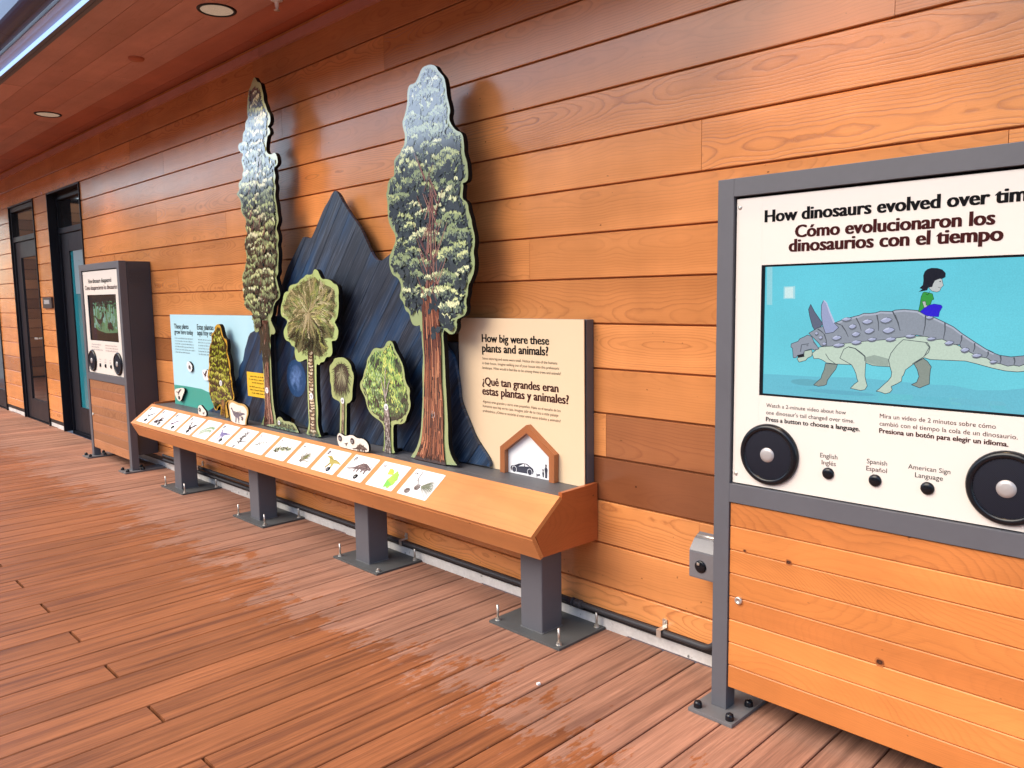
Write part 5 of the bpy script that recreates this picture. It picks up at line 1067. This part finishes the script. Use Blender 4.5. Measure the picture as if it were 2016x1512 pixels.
A = Art(vplane(TY-.0045), 72); bark(A, TR, [srgb(96, 86, 66), srgb(52, 44, 36), srgb(150, 138, 108), srgb(178, 164, 130)], 70, .002, .005, .02, .08); A.build('painted_trunk', M['paint'], t); badge(t, -3.574, .826, TY, .016, '10')
# leafy tree 13
t, P = cutout('tree_cutout', 'bright leafy green tree cutout with a mottled grey trunk numbered 13 on a moss plate', 'tree cutout', 'araucaria', TY, .024, M['green_c'], M['black'], SH, 'painted tree cutouts', foot=[-3.20])
TR, CRN = [(x, max(z, SH+.0015)) for x, z in pts('araucaria_trunk')], pts('araucaria_crown'); TR = [TR[0]]+TR[1:9]+[(TR[8][0]-.004, TR[0][1])]
A = Art(vplane(TY), 81); A.lim = offset(P, .008); r = A.r; x0, x1, z0, z1 = bbox(CRN); A.poly(CRN, srgb(58, 74, 48))
for i in range(240):
    n = len(CRN); k = r.randrange(n); a, b = CRN[k], CRN[(k+1) % n]; q = r.random(); A.leaf(a[0]+(b[0]-a[0])*q, a[1]+(b[1]-a[1])*q-.012, .032, .005, 1.57+r.uniform(-.6, .6) if a[1] > (z0+z1)/2 else -1.57+r.uniform(-1, 1), jit(srgb(60, 78, 50), r, .3))
cl = sorted(sample(CRN, r, 120), key=lambda q: -q[1])
for x, z in cl:
    h = (z-z0)/(z1-z0); s = r.uniform(.03, .055); lit = h > .36 and r.random() < .85 or r.random() < .4; side = x > (x0+x1)/2-.02
    base = r.choice((srgb(70, 96, 56), srgb(84, 116, 66))) if not lit else r.choice((srgb(124, 160, 78), srgb(106, 144, 84)))
    A.blob(x, z-s*.3, s*.62, s*.45, jit(srgb(34, 44, 32), r, .3), 0, 9, .25)
    for _ in range(16):
        lx, lz = x+r.gauss(0, s*.34), z+r.gauss(-.1, .5)*s*.5
        if inside(CRN, lx, lz): A.leaf(lx, lz, s*r.uniform(.35, .75), s*.10, 1.57+r.uniform(-.6, .6), jit(base, r, .3))
    for _ in range(11 if lit else 3):
        lx, lz = x+r.gauss(0, s*.28), z+s*r.uniform(.0, .45)
        if inside(CRN, lx, lz): A.leaf(lx, lz, s*r.uniform(.25, .5), s*.08, 1.57+r.uniform(-.5, .5), jit(r.choice((srgb(192, 214, 116), srgb(168, 198, 104), srgb(214, 216, 110) if side else srgb(176, 208, 150))), r, .15))
A.build('painted_crown', M['paint'], t)
A = Art(vplane(TY-.0045), 82); r = A.r; bark(A, TR, [srgb(112, 104, 98), srgb(58, 50, 48), srgb(170, 160, 152), srgb(204, 196, 188), srgb(84, 74, 70)], 150, .003, .007, .008, .04)
for Q in ([(-3.185, .85), (-3.190, .93), (-3.178, 1.02)], [(-3.186, .86), (-3.205, .92), (-3.222, .97)], [(-3.182, .88), (-3.160, .94), (-3.140, .97)]): A.line(Q, .010, .004, srgb(126, 118, 112)); A.line([(x-.002, z) for x, z in Q], .004, .002, srgb(190, 182, 174))
A.build('painted_trunk', M['paint'], t); badge(t, -3.184, .827, TY, .017, '13')
# cypress
CY = 2.255
t, P = cutout('tree_cutout', 'drooping yellow-edged evergreen cutout numbered 5 in front of the pale blue panel', 'tree cutout', 'cypress', CY, .024, M['gold'], M['black'], SH, 'painted tree cutouts', foot=[-5.02])
TR, CRN = [(x, max(z, SH+.0015)) for x, z in pts('cypress_trunk')], pts('cypress_crown')
A = Art(vplane(CY), 91); A.lim = offset(P, .005); foliage(A, CRN, srgb(40, 38, 18), [srgb(58, 58, 22), srgb(80, 84, 28), srgb(108, 112, 38), srgb(140, 146, 48)], [srgb(186, 190, 66), srgb(150, 160, 48), srgb(210, 206, 98)], 80, .085, 9, arc=True, droop=.85, edge=240)
A.build('painted_crown', M['paint'], t)
A = Art(vplane(CY-.0045), 92); bark(A, TR, [srgb(98, 70, 30), srgb(58, 40, 20), srgb(140, 100, 44), srgb(170, 124, 60)], 60, .003, .006, .02, .08); A.build('painted_trunk', M['paint'], t); badge(t, -5.016, .822, CY, .018, '5')
# low bush
t, P = cutout('bush_cutout', 'low rounded bush cutout numbered 8 at the foot of the tall narrow redwood', 'bush cutout', 'bush', 2.2525, .009, M['green_a'], M['black'], SH, it=1)
A = Art(vplane(2.2525), 95); r = A.r; x0, x1, z0, z1 = bbox(P)
for _ in range(420):
    x = r.uniform(x0+.02, x1-.03); z = SH+.003+abs(r.gauss(0, .020)); h = r.uniform(.008, .022)
    if inside(P, x, z+h+.006): A.leaf(x, z, h, .0045, 1.57+r.uniform(-.6, .6), jit(r.choice((srgb(52, 76, 50), srgb(70, 96, 66), srgb(36, 54, 40), srgb(96, 122, 88))), r, .2))
A.build('painted_leaves', M['paint'], t); badge(t, -4.253, .639, 2.2525, .013, '8')

# animal signs
D1 = srgb(60, 58, 58)
def place(L, x, z, w_, h): return [(x+a*w_, z+b*h) for a, b in L]
HAD = [(.0, .92), (.05, 1.0), (.11, .97), (.14, .86), (.20, .74), (.30, .70), (.44, .74), (.60, .70), (.80, .74), (1.0, .70), (.80, .62), (.64, .52), (.56, .44), (.58, .26), (.54, .10), (.58, .0), (.50, .0), (.49, .12), (.46, .30), (.40, .38), (.38, .22), (.34, .0), (.27, .0), (.30, .20), (.30, .36), (.20, .46), (.13, .62), (.08, .82)]
ANK = [(.0, .18), (.14, .24), (.28, .34), (.38, .56), (.50, .78), (.64, .80), (.78, .68), (.86, .58), (.96, .50), (1.0, .40), (.96, .32), (.88, .34), (.84, .22), (.86, .0), (.80, .0), (.78, .20), (.72, .26), (.70, .06), (.64, .06), (.64, .26), (.54, .28), (.54, .04), (.48, .04), (.47, .26), (.42, .20), (.42, .0), (.36, .0), (.37, .22), (.26, .20), (.12, .12)]
THE = [(.0, .50), (.18, .56), (.34, .66), (.46, .72), (.58, .70), (.68, .80), (.82, .92), (.96, .88), (1.0, .80), (.88, .76), (.80, .70), (.74, .56), (.66, .46), (.66, .28), (.72, .08), (.64, .06), (.58, .28), (.54, .40), (.50, .28), (.46, .10), (.54, .0), (.40, .02), (.40, .26), (.42, .44), (.28, .48), (.12, .46)]
PTE = [(.0, .42), (.22, .52), (.40, .50), (.48, .60), (.60, .82), (.80, 1.0), (1.0, .96), (.82, .84), (.68, .60), (.58, .46), (.50, .38), (.46, .10), (.40, .0), (.38, .30), (.30, .38), (.14, .40)]
BRD = [(.0, .8), (.24, .62), (.36, .5), (.5, .55), (.72, .9), (1.0, 1.0), (.84, .66), (.66, .42), (.82, .22), (.7, .26), (.58, .22), (.46, .0), (.42, .22), (.3, .36), (.14, .6)]
def sign(key, label, y, th, face, num_xy, num, art, zmin=.0, brd=False):
    t, P = cutout('sign_cutout', label, 'animal sign', key, y, th, face, M['black'], zmin, 'small animal sign cutouts', it=2)
    if brd:
        m = MB(); cx = sum(p[0] for p in P)/len(P); z0 = min(p[1] for p in P); Q = [(cx+(p[0]-cx)*.86, z0+(p[1]-z0)*.90) for p in P]; m.prism(Q, XZ(), y-.0012, y-.0002); m.build('inner_sheet', M['sign_cream'], t)
    A = Art(vplane(y-.0013), 7, .0006, 6e-6); art(A); A.build('printed_animal', M['paint'], t)
    badge(t, num_xy[0], num_xy[1], y+.002, num_xy[2], num, True); return t
def a6(A):
    A.poly(place(HAD, -4.752, .603, .200, .090), srgb(112, 112, 124))
    for _ in range(60): x, z = -4.70+A.r.uniform(0, .11), .655+A.r.gauss(0, .010); A.leaf(x, z, .009, .002, A.r.uniform(0, 3), jit(srgb(72, 74, 88), A.r, .4))
    A.line([(-4.742, .688), (-4.72, .672), (-4.66, .669), (-4.56, .671)], .004, .002, srgb(70, 70, 82))
sign('sign6', 'cream sign with a tan border and a grey duck-billed dinosaur numbered 6', 2.187, .012, M['sign_tan'], (-4.598, .637, .0125), '6', a6, .5965, True)
def a11(A):
    A.poly(place(ANK, -3.391, .596, .135, .048), srgb(66, 56, 50)); A.poly(place(THE, -3.462, .609, .036, .022), srgb(80, 70, 64))
    for i in range(22): A.ell(-3.345+A.r.uniform(0, .07), .618+A.r.gauss(.004, .006), .003, .002, jit(srgb(120, 104, 92), A.r, .3))
t = sign('sign11', 'cream wavy sign with an armoured dinosaur and tiny runner numbered 11 and 12', 2.187, .012, M['sign_cream'], (-3.498, .644, .0155), '11', a11, .5965); badge(t, -3.385, .643, 2.189, .0155, '12', True)
sign('sign4', 'tiny narrow cream sign at the shelf edge, left of the yellow-edged tree', 2.187, .012, M['sign_cream'], (-5.218, .635, .0135), '4', lambda A: A.poly(place(BRD, -5.185, .605, .040, .022), srgb(60, 60, 70)), .5965)
sign('sign1', 'cream rounded triangular sign on the teal corner of the blue panel', 2.302, .0125, M['sign_cream'], (-5.845, .654, .0135), '1', lambda A: A.poly(place(PTE, -5.905, .672, .115, .046), srgb(58, 60, 74)))
sign('sign2', 'small blank-looking white oval sign numbered 2 high on the pale blue panel', 2.311, .013, M['white'], (-5.648, .889, .014), '2', lambda A: A.poly(place(BRD, -5.672, .905, .02, .010), srgb(120, 120, 130)))
sign('sign3', 'small white rounded sign with a black flying creature half behind the yellow tree', 2.311, .013, M['white'], (-5.335, .840, .012), '3', lambda A: A.poly(place(BRD, -5.43, .828, .075, .055), srgb(48, 46, 52)))

# wooden house outline
hs_ = thing('house_frame', 'small wooden house outline framing a dark car and a family on a white card', 'house frame', (-2.30, 2.355, .595))
zb = .5948; O = [(-2.468, zb), (-2.466, .708), (-2.304, .820), (-2.146, .713), (-2.148, zb)]; I = [(-2.177, zb), (-2.176, .700), (-2.304, .786), (-2.438, .694), (-2.439, zb)]
m = MB()
for q in ([O[0], O[1], I[3], I[4]], [O[1], O[2], I[2], I[3]], [O[2], O[3], I[1], I[2]], [O[3], O[4], I[0], I[1]]):
    b0 = len(m.f); m.prism(q, XZ(), 2.343, 2.371, 0, 0, True, (A.r.random(), .0, A.r.random()))
    dx, dz = q[1][0]-q[0][0], q[1][1]-q[0][1]; l = math.hypot(dx, dz); dx, dz = dx/l, dz/l
    for i in range(b0, len(m.f)): m.uv[i] = [((m.v[j][0]-q[0][0])*dx+(m.v[j][2]-q[0][1])*dz, -(m.v[j][0]-q[0][0])*dz+(m.v[j][2]-q[0][1])*dx+(m.v[j][1]-2.343)) for j in m.f[i]]
m.build('frame', M['house_wood'], hs_)
m = MB(); m.prism([I[4], I[3], I[2], I[1], I[0]], XZ(), 2.3665, 2.3715); m.build('white_card', M['white'], hs_)
A = Art(vplane(2.3665), 3, .0004, 8e-6); NV = srgb(30, 32, 56)
def cp(k): return pts(k)
c = cp('car'); A.poly([(x, z) for x, z in c], NV); q = cp('carpts')
wt = srgb(238, 238, 238)
A.poly([(c[3][0]+.004, c[3][1]-.010), (c[4][0]+.001, c[4][1]-.004), (q[4][0]-.001, q[4][1]-.004), (q[5][0]-.002, q[5][1]-.001), (q[6][0]+.004, q[6][1]-.003)], wt); A.poly([(q[4][0]+.003, q[4][1]-.004), (c[5][0], c[5][1]-.005), (c[6][0]-.004, c[6][1]-.003), (q[7][0], q[7][1]), (q[5][0]+.003, q[5][1]-.001)], wt)
for i in (0, 1):
    A.ell(q[i][0], q[i][1], .0150, .0150, wt, 0, 22); A.ell(q[i][0], q[i][1], .0128, .0128, NV, 0, 22)
for k in ('cat', 'kid', 'adult'): A.poly(cp(k), NV)
a = cp('cat'); A.line([a[0], (a[0][0]-.002, a[0][1]+.006)], .002, .001, NV); A.ell(a[4][0], a[4][1]+.001, .004, .004, NV)
for p in (a[6], a[7]): A.line([p, (p[0], p[1]-.007)], .002, .0016, NV)
a = cp('kid'); A.ell(a[0][0], a[0][1]+.001, .0042, .0048, NV); a = cp('adult'); A.ell(a[0][0], a[0][1]+.001, .0050, .0060, NV)
x = cp('adult')[6][0]+.009; A.poly([(x-.002, .612), (x+.008, .612), (x+.010, .648), (x+.002, .652), (x-.003, .640)], NV)
A.build('silhouettes', M['paint'], hs_)

# ------------------------------------------------------------------ the fourteen cards on the sloping top
CWD, CHT = .2075, .150
def card_fn(x0):
    def f(a, b, d):
        s = .029+b*CHT; return (x0+a*CWD, A0.x+E_.x*s+NN.x*d, A0.y+E_.y*s+NN.y*d)
    return f
K = srgb(44, 44, 50)
def sil(A, L, x, z, w_, h, c, flip=False):
    A.poly([(x+((1-a) if flip else a)*w_, z+b*h) for a, b in L], c)
def i1(A): sil(A, PTE, .30, .34, .52, .26, srgb(88, 108, 108)); A.line([(.3, .45), (.55, .50), (.85, .47)], .012, .006, srgb(60, 80, 82))
def i2(A):
    for a in (0.5, .9, 1.3): A.leaf(.40, .26, .42, .035, a, K)
    for _ in range(9): A.blob(.33+A.r.uniform(-.08, .08), .28+A.r.uniform(-.07, .07), .05, .05, K)
def i3(A): sil(A, PTE, .26, .24, .34, .30, srgb(110, 88, 128)); A.line([(.3, .35), (.6, .50), (.92, .60)], .022, .006, srgb(120, 96, 140)); A.line([(.26, .3), (.42, .38)], .02, .01, srgb(90, 74, 108))
def i4(A): sil(A, BRD, .36, .22, .44, .36, srgb(52, 54, 56)); A.line([(.36, .62), (.46, .48), (.55, .38)], .05, .02, srgb(44, 46, 50))
def i5(A):
    A.line([(.28, .26), (.45, .42), (.64, .50), (.80, .46)], .014, .006, srgb(96, 126, 92))
    for k in range(20):
        f = k/20; x, z = .28+.52*f, .26+.26*math.sin(f*2.2)
        A.leaf(x, z, .16, .014, 1.9-f, jit(srgb(150, 186, 144), A.r, .15)); A.leaf(x, z, .14, .014, -1.0-f*.6, jit(srgb(172, 200, 166), A.r, .15))
def i6(A):
    sil(A, HAD, .22, .22, .62, .42, srgb(136, 134, 178))
    for _ in range(26): A.leaf(.36+A.r.uniform(0, .3), .48+A.r.gauss(0, .03), .05, .008, A.r.uniform(0, 3), srgb(96, 96, 150))
def i7(A):
    A.line([(.44, .12), (.48, .40), (.44, .74)], .016, .010, srgb(80, 84, 84))
    for k in range(26): z = .30+.44*k/26; A.leaf(.46, z, .12, .02, A.r.uniform(-.4, 3.5), jit(srgb(84, 92, 92), A.r, .3))
    A.line([(.47, .30), (.62, .38), (.78, .42)], .05, .02, srgb(100, 108, 106)); A.ell(.44, .14, .04, .05, srgb(96, 100, 98))
def i8(A):
    c = srgb(120, 130, 116); A.line([(.20, .36), (.40, .46), (.66, .56)], .012, .008, c); A.line([(.42, .47), (.52, .30), (.56, .18)], .008, .008, c); A.out([(.66+.13*math.cos(k*.6), .24+.11*math.sin(k*.6)) for k in range(11)], .009, c)
    for _ in range(16): f = A.r.random(); A.leaf(.22+.42*f, .37+.18*f, .09, .012, A.r.uniform(-1, 2.6), jit(c, A.r, .2))
def i9(A):
    for _ in range(110):
        f = A.r.random(); A.blob(.20+.58*f, .38+.13*math.sin(f*1.6)+A.r.gauss(0, .045)*(1.2-f*.7), .028, .026, jit(A.r.choice((srgb(88, 104, 84), srgb(56, 66, 56), srgb(150, 160, 132), srgb(180, 186, 160))), A.r, .2))
def i10(A):
    for _ in range(46): A.leaf(.50, .26, A.r.uniform(.12, .42), .008, 1.2+A.r.gauss(0, .45), jit(A.r.choice((srgb(92, 100, 62), srgb(60, 62, 46), srgb(140, 146, 100))), A.r, .2))
    A.blob(.49, .27, .07, .05, srgb(70, 66, 54))
    for _ in range(20): A.leaf(.5, .27, A.r.uniform(.1, .26), .005, A.r.uniform(0, 6.3), srgb(190, 186, 172))
def i11(A):
    sil(A, THE, .24, .22, .70, .46, srgb(178, 166, 96), True); A.line([(.36, .58), (.5, .54), (.8, .50)], .02, .008, srgb(120, 108, 56)); A.line([(.50, .40), (.48, .26), (.52, .20)], .022, .012, srgb(72, 66, 50))
def i12(A):
    sil(A, ANK, .12, .34, .78, .40, srgb(110, 98, 98))
    for _ in range(40): A.ell(.42+A.r.uniform(0, .42), .52+A.r.gauss(.03, .045), .012, .011, jit(A.r.choice((srgb(168, 146, 142), srgb(70, 62, 64))), A.r, .2))
    A.leaf(.86, .60, .14, .012, 1.2, srgb(206, 170, 160)); A.leaf(.78, .62, .12, .012, 1.5, srgb(196, 164, 158))
def i13(A):
    def fan(x, z, r_, a0, a1, c, c2):
        n = 12; A.poly([(x, z)]+[(x+r_*(1+.05*math.sin(k*2.3))*math.cos(a0+(a1-a0)*k/n), z+r_*1.25*(1+.05*math.sin(k*2.3))*math.sin(a0+(a1-a0)*k/n)) for k in range(n+1)], c)
        for k in range(1, 12): q = a0+(a1-a0)*k/12; A.line([(x+r_*.2*math.cos(q), z+r_*.2*math.sin(q)), (x+r_*.95*math.cos(q), z+r_*1.15*math.sin(q))], .006, .014, jit(c2, A.r, .15))
    A.line([(.12, .22), (.30, .34), (.50, .38), (.60, .30)], .014, .010, srgb(90, 78, 96)); A.line([(.30, .34), (.36, .48), (.44, .58)], .010, .008, srgb(130, 150, 90))
    fan(.42, .55, .20, .1, 1.9, srgb(176, 214, 84), srgb(210, 222, 96)); fan(.56, .36, .34, -.9, 1.25, srgb(156, 214, 96), srgb(206, 224, 104)); A.poly([(.56, .36), (.62, .05), (.74, .10), (.84, .22)], srgb(128, 206, 96))
def i14(A):
    A.line([(.30, .80), (.32, .60), (.42, .46), (.56, .42)], .020, .014, srgb(84, 82, 78)); A.line([(.34, .56), (.30, .40), (.30, .30)], .012, .012, srgb(110, 104, 98)); A.line([(.40, .46), (.44, .38)], .012, .012, srgb(110, 104, 98))
    for x, z in ((.28, .22), (.46, .36)):
        A.ell(x, z, .075, .085, srgb(132, 124, 120), .7, 12)
        for _ in range(14): A.ell(x+A.r.gauss(0, .035), z+A.r.gauss(0, .035), .014, .010, jit(srgb(92, 86, 84), A.r, .25))
    for _ in range(60): A.line([(.54, .42), (.54+.22*math.cos(q := A.r.gauss(.1, .42)), .42+.24*math.sin(q)), (.54+(l := A.r.uniform(.3, .46))*math.cos(q), .42+l*math.sin(q)-.04)], .007, .004, jit(srgb(124, 132, 112), A.r, .3))
CARDS = [(i1, 1, 'a slender grey flying reptile'), (i2, 1, 'a dark tangled creature and feathers'), (i3, 1, 'a long purple flying reptile'), (i4, 1, 'a dark bird with spread wings'), (i5, 0, 'a pale green fern frond'), (i6, 1, 'a lilac duck-billed dinosaur'), (i7, 0, 'a grey upright conifer sprig'),
         (i8, 0, 'a fine outlined twig and looped leaf'), (i9, 0, 'a speckled grey-green cone lying sideways'), (i10, 0, 'a small tuft of grass'), (i11, 1, 'a slim yellow running dinosaur'), (i12, 1, 'a pinkish armoured dinosaur with a long tail'), (i13, 0, 'two bright green ginkgo leaves'), (i14, 0, 'a pine twig with two cones')]
M['dome'] = plain('black_fossil_dome', (.012, .012, .013), .16, .55)
for k, (fnc, animal, what) in enumerate(CARDS):
    x0 = -2.846-.2466*(13-k); f = card_fn(x0); sm = .029+CHT/2; t = thing('card', 'white card on the sloping bench top picturing '+what, 'info card', (x0+CWD/2, A0.x+E_.x*sm, A0.y+E_.y*sm), 'white cards along the sloping bench top')
    m = MB(); e = .03; m.prism([(0, e), (.02, 0), (.98, 0), (1, e), (1, 1-e), (.98, 1), (.02, 1), (0, 1-e)], f, .0012, .00005); m.build('sheet', M['card'], t)
    sc_ = (.95, .95) if k == 12 else (1.20, 1.28)
    A = Art((lambda f, sc_=sc_: lambda a, b, d: f(min(.985, .515+(a-.5)*sc_[0]), .385+(b-.385)*sc_[1], d))(f), 200+k, .0016, 5e-6); fnc(A); A.build('picture', M['paint'], t)
    m = MB(); r = random.Random(k); fl = lambda a, b, d: f(a, b, d)
    if animal:
        n = 22; m.face([f(.13+.058*math.cos(2*math.pi*i/n), .83+.085*math.sin(2*math.pi*i/n), .0015) for i in range(n)], 0)
        txt(m, str(k+1), .13, .785, f, size=.12, align='C', mi=1, d=.0019, bold=1)
    else:
        n = 26
        for i in range(n):
            if i % 2: continue
            a, b = 2*math.pi*i/n, 2*math.pi*(i+1)/n; m.face([f(.13+.060*q*math.cos(w_), .83+.088*q*math.sin(w_), .0015) for q, w_ in ((1, a), (1, b), (.88, b), (.88, a))], 2)
        txt(m, str(k+1), .13, .79, f, size=.11, align='C', mi=0, d=.0019, bold=1)
    words(m, .24, .86, .36 if animal else .40, .058, fl, r, 2); words(m, .24, .77, .42 if animal else .52, .058, fl, r, 3)
    if k in (5, 11): words(m, .24, .69, .5, .05, fl, r, 3)
    for a, b in ((.03, .95), (.97, .95), (.03, .05), (.97, .05)): m.face([f(a+.010*math.cos(i*1.05), b+.013*math.sin(i*1.05), .0015) for i in range(6)], 2)
    m.build('lettering', [M['dark_badge'], M['white'], M['faint'], M['faint_lilac']], t)
    if animal:
        m = MB(); nv = Vector((0, NN.x, NN.y)); m.lathe(Vector(f(.66, .17, .0012)), nv, [(.0145, 0), (.0140, .003), (.0105, .0065), (.005, .0085), (0, .009)], 24); m.build('fossil_dome', M['dome'], t)
